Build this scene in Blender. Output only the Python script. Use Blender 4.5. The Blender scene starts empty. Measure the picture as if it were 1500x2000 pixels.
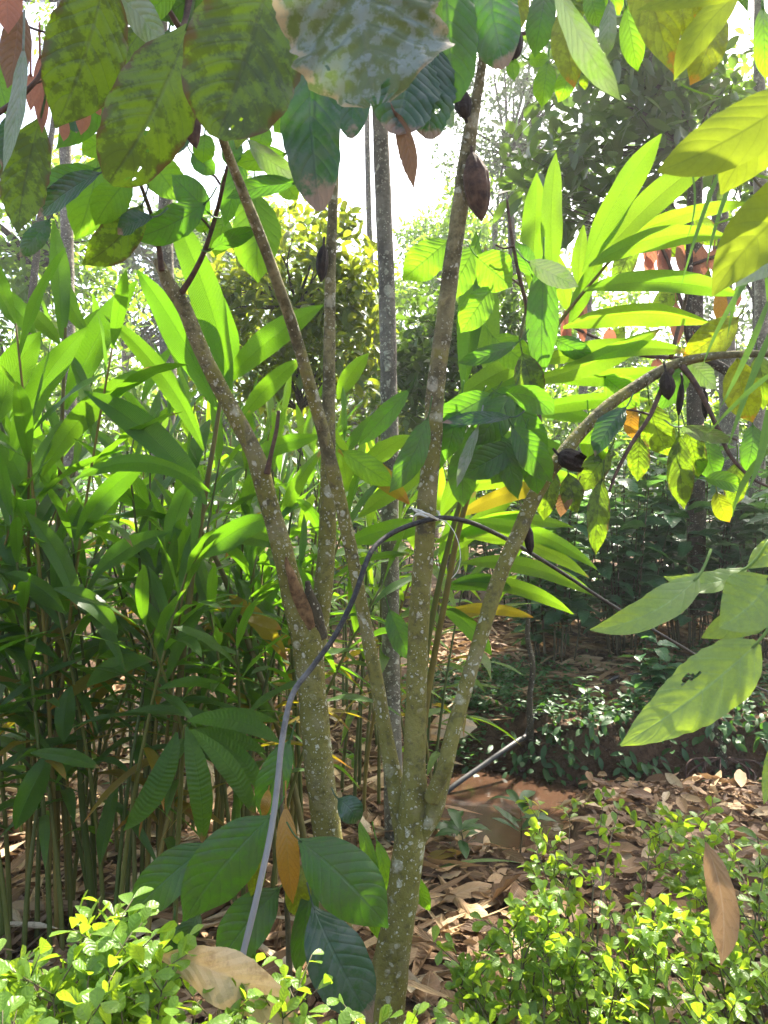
import bpy, math, random
import numpy as np
from mathutils import Vector
R = math.radians
C = bpy.context.scene.collection
S = bpy.context.scene
# ------------------------------------------------------------------ camera, sky, sun, exposure
F = 1482.0                                   # photograph pixels (1500 x 2000) per unit of x/depth
CAMZ = 1.5
cd = bpy.data.cameras.new('camera'); cam = bpy.data.objects.new('camera', cd); C.objects.link(cam)
cam.location = (0, 0, CAMZ); cam.rotation_euler = (R(90), 0, 0)
cd.sensor_fit = 'VERTICAL'; cd.sensor_height = 36; cd.lens = 36 * F / 2000
cd.clip_start = 0.05; cd.clip_end = 600
cd.dof.use_dof = True; cd.dof.focus_distance = 2.3; cd.dof.aperture_fstop = 15
S.camera = cam
SUN_EL, SUN_AZ = R(56), R(31)                # azimuth clockwise from +Y (the view direction)
SD = np.array([math.sin(SUN_AZ) * math.cos(SUN_EL), math.cos(SUN_AZ) * math.cos(SUN_EL), math.sin(SUN_EL)])
w = bpy.data.worlds.new('World'); S.world = w; w.use_nodes = True
nt = w.node_tree; nt.nodes.clear()
sky = nt.nodes.new('ShaderNodeTexSky'); sky.sky_type = 'NISHITA'; sky.sun_disc = False
sky.sun_elevation = SUN_EL; sky.sun_rotation = SUN_AZ; sky.dust_density = 5.0; sky.air_density = 1.0; sky.ozone_density = .4
bg = nt.nodes.new('ShaderNodeBackground'); bg.inputs['Strength'].default_value = 0.15
wo = nt.nodes.new('ShaderNodeOutputWorld')
nt.links.new(sky.outputs[0], bg.inputs[0]); nt.links.new(bg.outputs[0], wo.inputs[0])
sl = bpy.data.lights.new('sun', 'SUN'); sl.energy = 4.4; sl.angle = R(0.5); sl.color = (1.0, 0.93, 0.80)
so = bpy.data.objects.new('sun', sl); C.objects.link(so)
so.rotation_euler = Vector(SD).to_track_quat('Z', 'Y').to_euler()
S.view_settings.view_transform = 'Standard'; S.view_settings.look = 'None'
S.view_settings.exposure = 2.3; S.view_settings.gamma = 1
S.render.engine = 'CYCLES'
cy = S.cycles
cy.max_bounces = 7; cy.diffuse_bounces = 4; cy.glossy_bounces = 2; cy.transmission_bounces = 5
cy.transparent_max_bounces = 6; cy.use_denoising = True; cy.sample_clamp_indirect = 6
cy.caustics_reflective = False; cy.caustics_refractive = False
HAZE = .003
cy.volume_bounces = 0
rng = np.random.default_rng(7); random.seed(7)
UP = np.array([0., 0., 1.])

# ------------------------------------------------------------------ helpers
def P(px, py, Y):
    return np.array([(px - 750) / F * Y, Y, CAMZ + (1000 - py) / F * Y])
def nrm(a):
    return a / np.maximum(np.linalg.norm(a, axis=-1, keepdims=True), 1e-9)
def sstep(a, b, x):
    t = np.clip((x - a) / (b - a), 0, 1); return t * t * (3 - 2 * t)
def fbm(x, y, sc=1.0, seed=0, octv=4):
    r = np.random.default_rng(seed); v = 0; a = 1.0; tot = 0
    for o in range(octv):
        for _ in range(3):
            th = r.uniform(0, 6.28); f = sc * 2 ** o * r.uniform(.7, 1.4); ph = r.uniform(0, 6.28)
            v = v + a * np.sin((x * math.cos(th) + y * math.sin(th)) * f + ph)
        tot += a * 1.7; a *= .55
    return v / tot

class MB:
    def __init__(s): s.v = []; s.f = []; s.u = []; s.r = []; s.n = 0
    def add(s, v, f, uv, rnd):
        s.v.append(v); s.f.append(f + s.n); s.u.append(uv); s.r.append(rnd); s.n += len(v)
    def grid(s, G, UVg, rnd, mask=None):
        """G (N,S,U,3) -> quads"""
        N, Sn, Un, _ = G.shape
        idx = np.arange(N * Sn * Un).reshape(N, Sn, Un)
        q = np.stack([idx[:, :-1, :-1], idx[:, :-1, 1:], idx[:, 1:, 1:], idx[:, 1:, :-1]], -1)
        q = q[mask] if mask is not None else q.reshape(-1, 4)
        s.add(G.reshape(-1, 3), q.reshape(-1, 4), UVg.reshape(-1, 2), np.repeat(rnd, Sn * Un))
    def build(s, name, mat, parent=None, loc=None, label=None, smooth=True):
        v = np.concatenate(s.v); f = np.concatenate(s.f); uv = np.concatenate(s.u); r = np.concatenate(s.r)
        o0 = np.zeros(3)
        if parent is not None: o0 = np.array(parent['_w'])
        elif loc is not None: o0 = np.array(loc)
        v = v - o0
        me = bpy.data.meshes.new(name); nf = len(f)
        me.vertices.add(len(v)); me.vertices.foreach_set('co', v.astype(np.float32).ravel())
        me.loops.add(nf * 4); me.loops.foreach_set('vertex_index', f.astype(np.int32).ravel())
        me.polygons.add(nf); me.polygons.foreach_set('loop_start', np.arange(0, nf * 4, 4, dtype=np.int32))
        me.update(calc_edges=True)
        ul = me.uv_layers.new(name='UVMap'); ul.data.foreach_set('uv', uv[f.ravel()].astype(np.float32).ravel())
        at = me.attributes.new('rnd', 'FLOAT', 'POINT'); at.data.foreach_set('value', r.astype(np.float32))
        if smooth: me.polygons.foreach_set('use_smooth', np.ones(nf, dtype=bool))
        me.materials.append(mat)
        o = bpy.data.objects.new(name, me); C.objects.link(o)
        if parent is not None:
            o.parent = parent; o['_w'] = list(parent['_w'])
        else:
            o.location = tuple(o0); o['_w'] = list(o0)
        if label: o['label'] = label
        return o

SHAPES = dict(
    cacao=[(0, .05), (.05, .2), (.12, .48), (.22, .75), (.38, .95), (.52, 1), (.66, .93), (.78, .74), (.87, .48), (.93, .24), (.97, .1), (1, .02)],
    blunt=[(0, .05), (.05, .3), (.14, .62), (.28, .9), (.45, 1), (.6, 1), (.75, .92), (.86, .76), (.94, .5), (.98, .28), (1, .1)],
    card=[(0, .1), (.05, .26), (.14, .58), (.28, .86), (.45, 1), (.62, .96), (.77, .76), (.88, .5), (.95, .24), (1, .02)],
    round=[(0, .1), (.04, .42), (.12, .78), (.26, 1), (.42, .99), (.6, .86), (.76, .62), (.88, .36), (.96, .13), (1, .02)],
    obov=[(0, .06), (.2, .42), (.45, .82), (.66, 1), (.82, .9), (.93, .6), (1, .12)],
    blade=[(0, .5), (.1, .8), (.3, 1), (.6, .8), (.85, .4), (1, .02)])
def wprof(shape, n):
    p = np.array(SHAPES[shape]); t = np.linspace(0, 1, 241)
    y = np.interp(t, p[:, 0], p[:, 1]); k = np.ones(13) / 13
    y = np.convolve(np.pad(y, 6, mode='edge'), k, 'valid')
    return np.interp(np.linspace(0, 1, n), t, y)

def leaf_batch(mb, base, d, nor, L, W, shape='card', nv=4, nu=3, droop=.2, fold=.2, rip=0., rnd=None, twist=0.):
    base = np.atleast_2d(base); N = len(base); d = nrm(np.atleast_2d(d)); nor = np.atleast_2d(nor)
    L = np.broadcast_to(np.asarray(L, float), (N,)); W = np.broadcast_to(np.asarray(W, float), (N,))
    droop = np.broadcast_to(np.asarray(droop, float), (N,))
    s = np.linspace(0, 1, nv + 1)
    sp = base[:, None] + L[:, None, None] * (d[:, None] * s[None, :, None] - UP * (droop[:, None] * s[None] ** 2)[..., None])
    leaf_from_spine(mb, sp, nor, W, shape, nu, fold, rip, rnd)

def leaf_from_spine(mb, sp, nor, W, shape, nu, fold=.2, rip=0., rnd=None, rag=0., mask=None, ripf=3., lobe=None, curl=0., puck=None):
    N, n, _ = sp.shape
    if rnd is None: rnd = rng.random(N)
    t = nrm(np.gradient(sp, axis=1))
    side = nrm(np.cross(t, np.broadcast_to(nor[:, None] if nor.ndim == 2 else nor, t.shape)))
    nn = nrm(np.cross(side, t))
    u = np.linspace(-1, 1, nu); v = np.linspace(0, 1, n)
    pr = wprof(shape, n)
    hw = .5 * W[:, None] * pr[None]
    hwu = np.repeat(hw[:, :, None], nu, 2)
    if rag:
        for sg in (-1, 1):
            q = 1 + rag * fbm(v[None] * 9 + rng.uniform(0, 99, (N, 1)), v[None] * 0 + rng.uniform(0, 99, (N, 1)), 3., 5)
            hwu[:, :, u * sg > 0] *= q[..., None]
    G = sp[:, :, None] + side[:, :, None] * (u[None, None, :] * hwu)[..., None]
    fo = np.broadcast_to(np.asarray(fold, float), (N,))
    up = np.abs(u)[None, None] * hwu * fo[:, None, None] - curl * (u ** 2)[None, None] * hwu
    if np.any(rip):
        ph = rng.uniform(0, 6.28, (N, 1, 1)); ff = ripf * rng.uniform(.7, 1.3, (N, 1, 1))
        sgn = np.sign(u)[None, None]
        up = up + rip * W[:, None, None] * (u ** 2)[None, None] * np.sin(6.28 * ff * v[None, :, None] + ph + sgn * 1.3) * pr[None, :, None]
    if puck:
        pn, pk, pa = puck; au = np.abs(u)[None, None]
        up = up + pa * W[:, None, None] * np.cos(6.2832 * (v[None, :, None] * pn - au ** (1.25 if pn < 20 else 1.) * pk)) * (1 - (1 - 2 * au) ** 4) * pr[None, :, None]
    G = G + nn[:, :, None] * up[..., None]
    UVg = np.stack(np.broadcast_arrays(.5 + .5 * u[None, None, :], v[None, :, None]), -1)
    UVg = np.broadcast_to(UVg, (N, n, nu, 2))
    mb.grid(G, UVg, rnd, mask)

def crom(pts, m):
    p = np.asarray(pts, float); n = len(p)
    e = np.vstack([2 * p[0] - p[1], p, 2 * p[-1] - p[-2]])
    ts = np.linspace(0, n - 1 - 1e-6, m); i = ts.astype(int); f = (ts - i)[:, None]
    a, b, c, d = e[i], e[i + 1], e[i + 2], e[i + 3]
    return .5 * (2 * b + (c - a) * f + (2 * a - 5 * b + 4 * c - d) * f ** 2 + (3 * b - a - 3 * c + d) * f ** 3)

def tube(mb, pts, rad, n=8, m=None, lump=0., seed=0):
    pts = np.asarray(pts, float); k = len(pts)
    rad = np.broadcast_to(np.asarray(rad, float), (k,))
    m = m or max(6, (k - 1) * 5)
    q = crom(np.column_stack([pts, rad]), m); p = q[:, :3]; r = np.abs(q[:, 3])
    t = nrm(np.gradient(p, axis=0))
    ref = np.array([0., 1., 0.]) if abs(t[0][1]) < .9 else np.array([1., 0, 0])
    x = nrm(np.cross(t[0], ref)); X = []
    for i in range(m):
        x = nrm(x - t[i] * np.dot(x, t[i])); X.append(x)
    X = np.array(X); Yv = np.cross(t, X)
    p = np.vstack([p[0], p, p[-1]]); r = np.r_[r[0] * .03, r, r[-1] * .03]
    X = np.vstack([X[0], X, X[-1]]); Yv = np.vstack([Yv[0], Yv, Yv[-1]])
    a = np.linspace(0, 2 * np.pi, n + 1)
    rr = np.repeat(r[:, None], n + 1, 1)
    if lump:
        ln = np.r_[0, np.cumsum(np.linalg.norm(np.diff(p, axis=0), axis=1))][:, None]
        g = fbm(ln * 14 + np.cos(a)[None] * 1.2, np.sin(a)[None] * 1.2 + ln * 3, 1.6, seed + 11)
        rr = rr * (1 + lump * g)
    G = p[:, None] + X[:, None] * (rr * np.cos(a))[..., None] + Yv[:, None] * (rr * np.sin(a))[..., None]
    G[:, -1] = G[:, 0]
    vv = np.linspace(0, 1, m + 2)
    UVg = np.stack(np.broadcast_arrays(np.linspace(0, 1, n + 1)[None], vv[:, None]), -1)
    mb.grid(G[None], UVg[None], np.array([rng.random()]))

def tube_obj(name, pts, rad, mat, parent=None, **k):
    mb = MB(); lab = k.pop('label', None); tube(mb, pts, rad, **k); return mb.build(name, mat, parent, label=lab, loc=None if parent else pts[0])

def pxs(rows):
    """rows of (px,py,width_px,Y) -> points, radii"""
    pts = [P(a, b, d) for a, b, c, d in rows]; rad = [c * .5 / F * d for a, b, c, d in rows]
    return np.array(pts), np.array(rad)

def thing(name, label, cat, loc, group=None):
    o = bpy.data.objects.new(name, None); C.objects.link(o); o.location = tuple(loc)
    o.empty_display_size = .05; o['_w'] = [float(a) for a in loc]
    o['label'] = label; o['category'] = cat
    if group: o['group'] = group
    return o
def tag(o, label, cat, group=None):
    o['label'] = label; o['category'] = cat
    if group: o['group'] = group
    return o
def kind(o, k): o['kind'] = k; return o

# ------------------------------------------------------------------ materials
def mat_new(name):
    m = bpy.data.materials.new(name); m.use_nodes = True; m.node_tree.nodes.clear(); return m, m.node_tree
class NB:
    def __init__(s, nt): s.t = nt
    def n(s, typ, **kw):
        nd = s.t.nodes.new(typ)
        for k, v in kw.items(): setattr(nd, k, v)
        return nd
    def put(s, sock, v):
        if hasattr(v, 'is_output') or isinstance(v, bpy.types.NodeSocket): s.t.links.new(v, sock)
        elif isinstance(v, (tuple, list)) and len(v) == 3 and sock.type == 'RGBA': sock.default_value = (*v, 1)
        else: sock.default_value = v
    def m(s, op, a, b=0., c=None, clamp=False):
        nd = s.n('ShaderNodeMath', operation=op, use_clamp=clamp); s.put(nd.inputs[0], a); s.put(nd.inputs[1], b)
        if c is not None: s.put(nd.inputs[2], c)
        return nd.outputs[0]
    def ss(s, x, a, b):
        nd = s.n('ShaderNodeMapRange', interpolation_type='SMOOTHSTEP'); s.put(nd.inputs[0], x); s.put(nd.inputs[1], a); s.put(nd.inputs[2], b)
        return nd.outputs[0]
    def mix(s, f, a, b, bt='MIX'):
        nd = s.n('ShaderNodeMix', data_type='RGBA', blend_type=bt); s.put(nd.inputs[0], f); s.put(nd.inputs[6], a); s.put(nd.inputs[7], b)
        return nd.outputs[2]
    def noise(s, vec, sc, det=3., rough=.55):
        nd = s.n('ShaderNodeTexNoise'); s.put(nd.inputs['Scale'], sc); s.put(nd.inputs['Detail'], det); s.put(nd.inputs['Roughness'], rough)
        if vec is not None: s.put(nd.inputs['Vector'], vec)
        return nd.outputs['Fac']
    def ramp(s, f, stops):
        nd = s.n('ShaderNodeValToRGB'); cr = nd.color_ramp
        while len(cr.elements) < len(stops): cr.elements.new(.5)
        for e, (p, c) in zip(cr.elements, stops): e.position = p; e.color = (*c, 1)
        s.put(nd.inputs[0], f); return nd.outputs[0]
    def obj(s): return s.n('ShaderNodeTexCoord').outputs['Object']
    def uv(s):
        tc = s.n('ShaderNodeTexCoord'); sp = s.n('ShaderNodeSeparateXYZ'); s.t.links.new(tc.outputs['UV'], sp.inputs[0]); return sp.outputs[0], sp.outputs[1]
    def rnd(s): return s.n('ShaderNodeAttribute', attribute_name='rnd').outputs['Fac']
    def out(s, sh): o = s.n('ShaderNodeOutputMaterial'); s.t.links.new(sh, o.inputs[0])
    def bump(s, h, st, dist=.01):
        b = s.n('ShaderNodeBump'); s.put(b.inputs['Strength'], st); s.put(b.inputs['Distance'], dist); s.put(b.inputs['Height'], h); return b.outputs[0]
    def bsdf(s, col, rough, nor=None, spec=.5):
        b = s.n('ShaderNodeBsdfPrincipled'); s.put(b.inputs['Base Color'], col); s.put(b.inputs['Roughness'], rough)
        s.put(b.inputs['Specular IOR Level'], spec)
        if nor is not None: s.put(b.inputs['Normal'], nor)
        return b.outputs[0]

def leaf_mat(name, c1, c2, tr, n=9, k=2.2, vein=.3, bump=.35, rough=.42, tf=.45, blotch=None, bamt=.5, bscale=22, tip=None, tip0=.8, pleat=False, spec=.45, tvein=.55, tr2=None, edge=None, tiprnd=0.):
    m, t = mat_new(name); b = NB(t)
    u, v = b.uv(); oc = b.obj(); rd = b.rnd()
    a = b.m('MULTIPLY', b.m('ABSOLUTE', b.m('SUBTRACT', u, .5)), 2.)
    ph = b.m('SUBTRACT', b.m('MULTIPLY', v, float(n)), b.m('MULTIPLY', b.m('POWER', a, 1.25) if not pleat else a, float(k)))
    fr = b.m('FRACT', ph); dd = b.m('MULTIPLY', b.m('ABSOLUTE', b.m('SUBTRACT', fr, .5)), 2.)
    vm = b.ss(dd, .9 if not pleat else .45, 1.0)
    mid = b.ss(a, .07, .015)
    vmm = b.m('MAXIMUM', b.m('MULTIPLY', vm, .75), mid)
    ns = b.noise(oc, 9., 3.)
    ns2 = b.noise(oc, float(bscale), 4., .65); ns3 = b.noise(oc, 170., 3., .7)
    f = b.m('ADD', b.m('MULTIPLY', rd, .65), b.m('MULTIPLY', ns, .5), clamp=True)
    col = b.mix(f, c1, c2)
    col = b.mix(b.m('MULTIPLY', vmm, vein), col, tuple(min(1, x * 2.2 + .03) for x in c2))
    trc = b.mix(f, tr, tr2 or tuple(x * .8 for x in tr))
    trc = b.mix(b.m('MULTIPLY', vmm, tvein), trc, tuple(x * .25 for x in tr))
    fine = b.ss(ns3, .3, .7)
    col = b.mix(b.m('MULTIPLY', fine, .3), col, tuple(x * .55 for x in c1)); trc = b.mix(b.m('MULTIPLY', fine, .22), trc, tuple(x * .5 for x in tr))
    if blotch:
        bm = b.m('MULTIPLY', b.ss(b.m('ADD', ns2, b.m('MULTIPLY', ns, .25)), .57, .69), bamt)
        col = b.mix(bm, col, blotch); trc = b.mix(b.m('MULTIPLY', bm, .7), trc, tuple(x * .5 for x in blotch))
    if tip:
        tm = b.ss(b.m('ADD', v, b.m('MULTIPLY', b.m('SUBTRACT', ns2, .5), .5)), tip0, tip0 + .1)
        if tiprnd: tm = b.m('MULTIPLY', tm, b.ss(rd, 1 - tiprnd, 1.02 - tiprnd))
        col = b.mix(tm, col, tip); trc = b.mix(tm, trc, tuple(x * .9 for x in tip))
    if edge:
        em = b.ss(b.m('ADD', a, b.m('MULTIPLY', b.m('SUBTRACT', ns2, .5), .9)), .85, 1.05)
        col = b.mix(em, col, edge); trc = b.mix(em, trc, edge)
    h = b.m('MULTIPLY', b.m('SINE', b.m('MULTIPLY', ph, 6.283)), .5) if pleat else b.m('SUBTRACT', b.m('MULTIPLY', ns2, .35), b.m('MULTIPLY', b.m('POWER', dd, 3.), .6))
    h = b.m('SUBTRACT', h, b.m('MULTIPLY', mid, .8))
    nor = b.bump(h, bump, .008 if not pleat else .012)
    s1 = b.bsdf(col, b.m('ADD', rough - .07, b.m('MULTIPLY', ns2, .14)), nor, spec)
    s2 = b.n('ShaderNodeBsdfTranslucent'); b.put(s2.inputs[0], trc); b.put(s2.inputs[1], nor)
    mx = b.n('ShaderNodeMixShader'); b.put(mx.inputs[0], tf); t.links.new(s1, mx.inputs[1]); t.links.new(s2.outputs[0], mx.inputs[2])
    b.out(mx.outputs[0]); return m

def bark_mat(name, dark, light, lichen=.5, moss=0., mossc=(.165, .15, .025), scale=1., lich=(.58, .56, .44)):
    m, t = mat_new(name); b = NB(t); oc = b.obj()
    n1 = b.noise(oc, 14 * scale, 5., .65); n2 = b.noise(oc, 60 * scale, 4., .7); n3 = b.noise(oc, 5 * scale, 2.)
    col = b.mix(b.ss(b.m('ADD', b.m('MULTIPLY', n1, .7), b.m('MULTIPLY', n2, .3)), .38, .62), dark, light)
    col = b.mix(b.m('MULTIPLY', n2, .5), col, tuple(x * .45 for x in dark))
    if moss:
        sp = b.n('ShaderNodeSeparateXYZ'); t.links.new(b.n('ShaderNodeNewGeometry').outputs['Position'], sp.inputs[0])
        mz = b.m('ADD', b.ss(sp.outputs[2], 3.0, .8), -.25)
        mm = b.ss(b.m('ADD', b.m('ADD', b.m('MULTIPLY', n1, 1.1), b.m('MULTIPLY', mz, .55)), b.m('ADD', b.m('MULTIPLY', n3, .45), b.m('MULTIPLY', n2, .25))), 1.02, 1.16)
        col = b.mix(b.m('MULTIPLY', mm, moss), col, mossc)
    n4 = b.noise(oc, 34 * scale, 5., .75); n5 = b.noise(oc, 8 * scale, 4., .6)
    col = b.mix(b.m('MULTIPLY', b.ss(n4, .50, .64), .6), col, tuple(x * .8 for x in dark))
    col = b.mix(b.m('MULTIPLY', b.ss(n5, .54, .66), .55), col, tuple(x * .62 for x in light))
    h = b.m('ADD', b.m('ADD', n1, b.m('MULTIPLY', n2, .5)), b.m('MULTIPLY', n4, -.8))
    for sc, thr, am in ((34, .32, .7), (75, .34, .85), (140, .34, .8), (11, .26, .5)):
        vo = b.n('ShaderNodeTexVoronoi'); b.put(vo.inputs['Scale'], sc * scale)
        wv = b.n('ShaderNodeVectorMath', operation='ADD'); nz = b.n('ShaderNodeTexNoise'); b.put(nz.inputs['Scale'], 30. * scale)
        t.links.new(oc, nz.inputs['Vector']); sca = b.n('ShaderNodeVectorMath', operation='SCALE'); sca.inputs['Scale'].default_value = .03 / scale
        t.links.new(nz.outputs['Color'], sca.inputs[0]); t.links.new(oc, wv.inputs[0]); t.links.new(sca.outputs[0], wv.inputs[1])
        t.links.new(wv.outputs[0], vo.inputs['Vector'])
        sepc = b.n('ShaderNodeSeparateColor'); t.links.new(vo.outputs['Color'], sepc.inputs[0])
        lf_ = lichen * (1. if sc < 40 else .75)
        pick = b.m('MULTIPLY', b.ss(sepc.outputs[0], 1 - .75 * lf_, 1.02 - .7 * lf_), b.ss(n3, .34, .50))
        mk = b.m('MULTIPLY', b.m('MULTIPLY', b.ss(vo.outputs['Distance'], thr, thr * .72), pick), am)
        col = b.mix(b.m('MULTIPLY', mk, b.ss(n2, .25, .6)), col, lich)
        h = b.m('ADD', h, b.m('MULTIPLY', mk, .3))
    b.out(b.bsdf(col, .85, b.bump(h, 1., .009), .25)); return m

def simple_mat(name, c1, c2, rough=.7, sc=20., bump=.3, spec=.3, rndmix=0., dist=.004):
    m, t = mat_new(name); b = NB(t); oc = b.obj()
    f = b.noise(oc, sc, 4., .6)
    if rndmix: f = b.m('ADD', b.m('MULTIPLY', f, 1 - rndmix), b.m('MULTIPLY', b.rnd(), rndmix))
    col = b.mix(b.ss(f, .3, .7), c1, c2)
    b.out(b.bsdf(col, rough, b.bump(b.noise(oc, sc * 3, 4., .7), bump, dist), spec)); return m

M = {}
M['cacao'] = leaf_mat('cacao leaf green', (.022, .06, .016), (.045, .105, .02), (.20, .52, .02), n=9, vein=.5, tvein=.7, tf=.42, blotch=(.09, .10, .05), bamt=.35)
M['olive'] = leaf_mat('old cacao leaf olive mottled', (.032, .056, .012), (.07, .09, .016), (.36, .60, .015), n=9, vein=.5, tvein=.7, tf=.42, blotch=(.03, .035, .014), bamt=.75, bscale=30, tip=(.20, .14, .03), tip0=1.02, edge=(.11, .08, .02))
M['bluegreen'] = leaf_mat('dark leathery cacao leaf', (.022, .055, .032), (.04, .085, .045), (.10, .30, .015), n=10, tf=.3, rough=.36, blotch=(.12, .15, .12), bamt=.5, bscale=34, tip=(.28, .20, .14), tip0=.86)
M['grey'] = leaf_mat('cacao leaf blotched pale grey', (.07, .10, .045), (.12, .13, .045), (.12, .2, .05), n=8, tf=.25, rough=.45, blotch=(.20, .245, .22), bamt=.85, bscale=55, edge=(.30, .26, .16), vein=.15)  # pale grey blotches over green, tan towards the edge
M['pale'] = leaf_mat('pale cacao leaf underside', (.15, .2, .12), (.25, .28, .2), (.2, .36, .05), n=10, tf=.35, rough=.34, blotch=(.35, .36, .3), bamt=.5)
M['yellow'] = leaf_mat('yellowing cacao leaf', (.10, .15, .012), (.19, .19, .015), (.44, .56, .012), n=9, tf=.5, blotch=(.12, .1, .01), bamt=.5, bscale=60, tip=(.42, .22, .02), tip0=.86)
M['lime'] = leaf_mat('young green cacao leaf', (.05, .13, .012), (.08, .17, .018), (.30, .62, .02), n=9, tf=.5)
M['red'] = leaf_mat('young red cacao flush leaf', (.30, .12, .07), (.36, .17, .11), (.65, .24, .12), n=10, tf=.45, rough=.5, vein=.2)
M['maroon'] = leaf_mat('young brown cacao flush leaf', (.16, .09, .05), (.22, .12, .07), (.30, .16, .06), n=10, tf=.35, rough=.5)
M['orange'] = leaf_mat('dying orange leaf', (.36, .17, .03), (.30, .2, .03), (.55, .28, .02), n=12, tf=.4)
M['card'] = leaf_mat('cardamom leaf', (.036, .088, .018), (.065, .135, .022), (.17, .46, .012), n=24, k=11, vein=.2, bump=.45, rough=.36, tf=.46, pleat=True, tvein=.38, tr2=(.25, .50, .014), tip=(.30, .2, .06), tip0=.9, tiprnd=.35)
M['cardy'] = leaf_mat('yellowing cardamom leaf', (.21, .2, .02), (.25, .16, .02), (.48, .40, .015), n=24, k=11, vein=.1, bump=.5, tf=.46, pleat=True, tvein=.2, tip=(.4, .2, .03), tip0=.85)
M['cardw'] = leaf_mat('light green cardamom leaf', (.06, .14, .015), (.1, .17, .02), (.27, .60, .015), n=24, k=11, vein=.2, bump=.45, tf=.5, pleat=True, tvein=.35, tr2=(.36, .58, .018), tip=(.36, .24, .06), tip0=.92, tiprnd=.3)
M['broad'] = leaf_mat('soft broad leaf', (.15, .25, .075), (.20, .30, .10), (.44, .62, .03), n=7, k=1.5, blotch=(.2, .3, .1), bamt=.4, bscale=40, vein=.55, bump=.25, rough=.5, tf=.52)
M['soft'] = leaf_mat('soft downy leaf', (.10, .16, .02), (.13, .19, .03), (.36, .46, .02), n=8, k=2., vein=.12, bump=.12, rough=.65, tf=.5, spec=.2)
M['shrub'] = leaf_mat('small shrub leaf', (.08, .17, .02), (.15, .25, .03), (.40, .66, .03), n=5, k=1.2, vein=.2, bump=.2, rough=.4, tf=.42, tr2=(.52, .68, .03))
M['fgA'] = leaf_mat('glossy far bush leaf', (.03, .08, .02), (.08, .14, .02), (.26, .46, .02), n=7, vein=.15, bump=.2, rough=.27, tf=.4, tr2=(.55, .56, .03))
M['fgB'] = leaf_mat('dark evergreen leaf', (.04, .08, .03), (.075, .125, .04), (.24, .44, .03), n=8, vein=.15, bump=.2, rough=.32, tf=.3)
M['fgC'] = leaf_mat('light forest leaf', (.05, .13, .02), (.10, .19, .03), (.38, .62, .04), n=5, vein=.1, bump=.1, rough=.45, tf=.45)
M['fgD'] = leaf_mat('grey green forest leaf', (.05, .085, .045), (.08, .12, .06), (.2, .3, .1), n=5, vein=.1, bump=.1, rough=.4, tf=.35)
M['coffee'] = leaf_mat('dark glossy understory leaf', (.05, .13, .06), (.09, .19, .08), (.2, .45, .06), n=8, k=1.5, vein=.25, bump=.5, rough=.3, tf=.3)
M['cover'] = leaf_mat('ground cover leaf', (.025, .08, .02), (.05, .13, .03), (.14, .34, .03), n=5, vein=.15, bump=.2, rough=.4, tf=.35)
M['blade'] = leaf_mat('bluish grass blade', (.05, .12, .03), (.08, .16, .035), (.22, .44, .03), n=2, k=0, vein=.1, bump=.05, rough=.4, tf=.4)
def litter_mat():
    m, t = mat_new('dry leaf litter'); b = NB(t); u, v = b.uv(); oc = b.obj(); rd = b.rnd()
    col = b.ramp(rd, [(0, (.06, .032, .016)), (.22, (.13, .07, .033)), (.45, (.24, .142, .07)), (.68, (.35, .225, .115)), (.85, (.47, .335, .18)), (1, (.56, .46, .31))])
    a = b.m('MULTIPLY', b.m('ABSOLUTE', b.m('SUBTRACT', u, .5)), 2.)
    ph = b.m('SUBTRACT', b.m('MULTIPLY', v, 9.), b.m('MULTIPLY', a, 2.))
    dd = b.m('MULTIPLY', b.m('ABSOLUTE', b.m('SUBTRACT', b.m('FRACT', ph), .5)), 2.)
    ns = b.noise(oc, 40., 4., .7)
    col = b.mix(b.m('MULTIPLY', b.ss(ns, .5, .72), .55), col, (.08, .05, .03))
    col = b.mix(b.m('MULTIPLY', b.m('MAXIMUM', b.ss(a, .08, .02), b.m('MULTIPLY', b.ss(dd, .85, 1.), .5)), .4), col, (.42, .32, .22))
    nor = b.bump(b.m('ADD', ns, b.m('MULTIPLY', dd, .4)), .5, .005)
    s1 = b.bsdf(col, .62, nor, .3); s2 = b.n('ShaderNodeBsdfTranslucent'); b.put(s2.inputs[0], b.mix(.5, col, (.6, .35, .15)))
    mx = b.n('ShaderNodeMixShader'); mx.inputs[0].default_value = .15; t.links.new(s1, mx.inputs[1]); t.links.new(s2.outputs[0], mx.inputs[2]); b.out(mx.outputs[0]); return m
M['litter'] = litter_mat()
M['bark'] = bark_mat('cacao bark with lichen and moss', (.09, .078, .038), (.39, .34, .175), .55, .78)
M['barkg'] = bark_mat('grey shade tree bark with lichen', (.12, .105, .085), (.30, .27, .22), .8, .15, scale=.7)
M['barkd'] = bark_mat('dark bark', (.05, .04, .03), (.11, .09, .065), .3, .1)
M['twig'] = simple_mat('reddish twig bark', (.055, .032, .025), (.12, .07, .05), .7, 60)
M['twigg'] = simple_mat('green grey twig', (.06, .06, .03), (.13, .1, .05), .7, 60)
M['stem'] = simple_mat('cardamom stem', (.055, .08, .014), (.115, .12, .026), .5, 14, .25, .4, .5)
M['stemr'] = simple_mat('ageing reddish cardamom stem', (.10, .085, .018), (.19, .15, .035), .55, 14, .25, .35, .4)
M['pod'] = simple_mat('dried cacao pod husk', (.035, .018, .014), (.13, .075, .05), .75, 34, .8, .25, 0, .006)
M['podd'] = simple_mat('black rotten cacao pod', (.012, .007, .006), (.035, .02, .016), .7, 40, .8, .3, 0, .006)
M['wood'] = simple_mat('broken raw wood', (.09, .05, .025), (.25, .15, .07), .8, 50, .8, .2)
M['hose'] = simple_mat('black plastic hose with dust', (.016, .015, .014), (.055, .053, .05), .6, 18, .1, .2)
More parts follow.
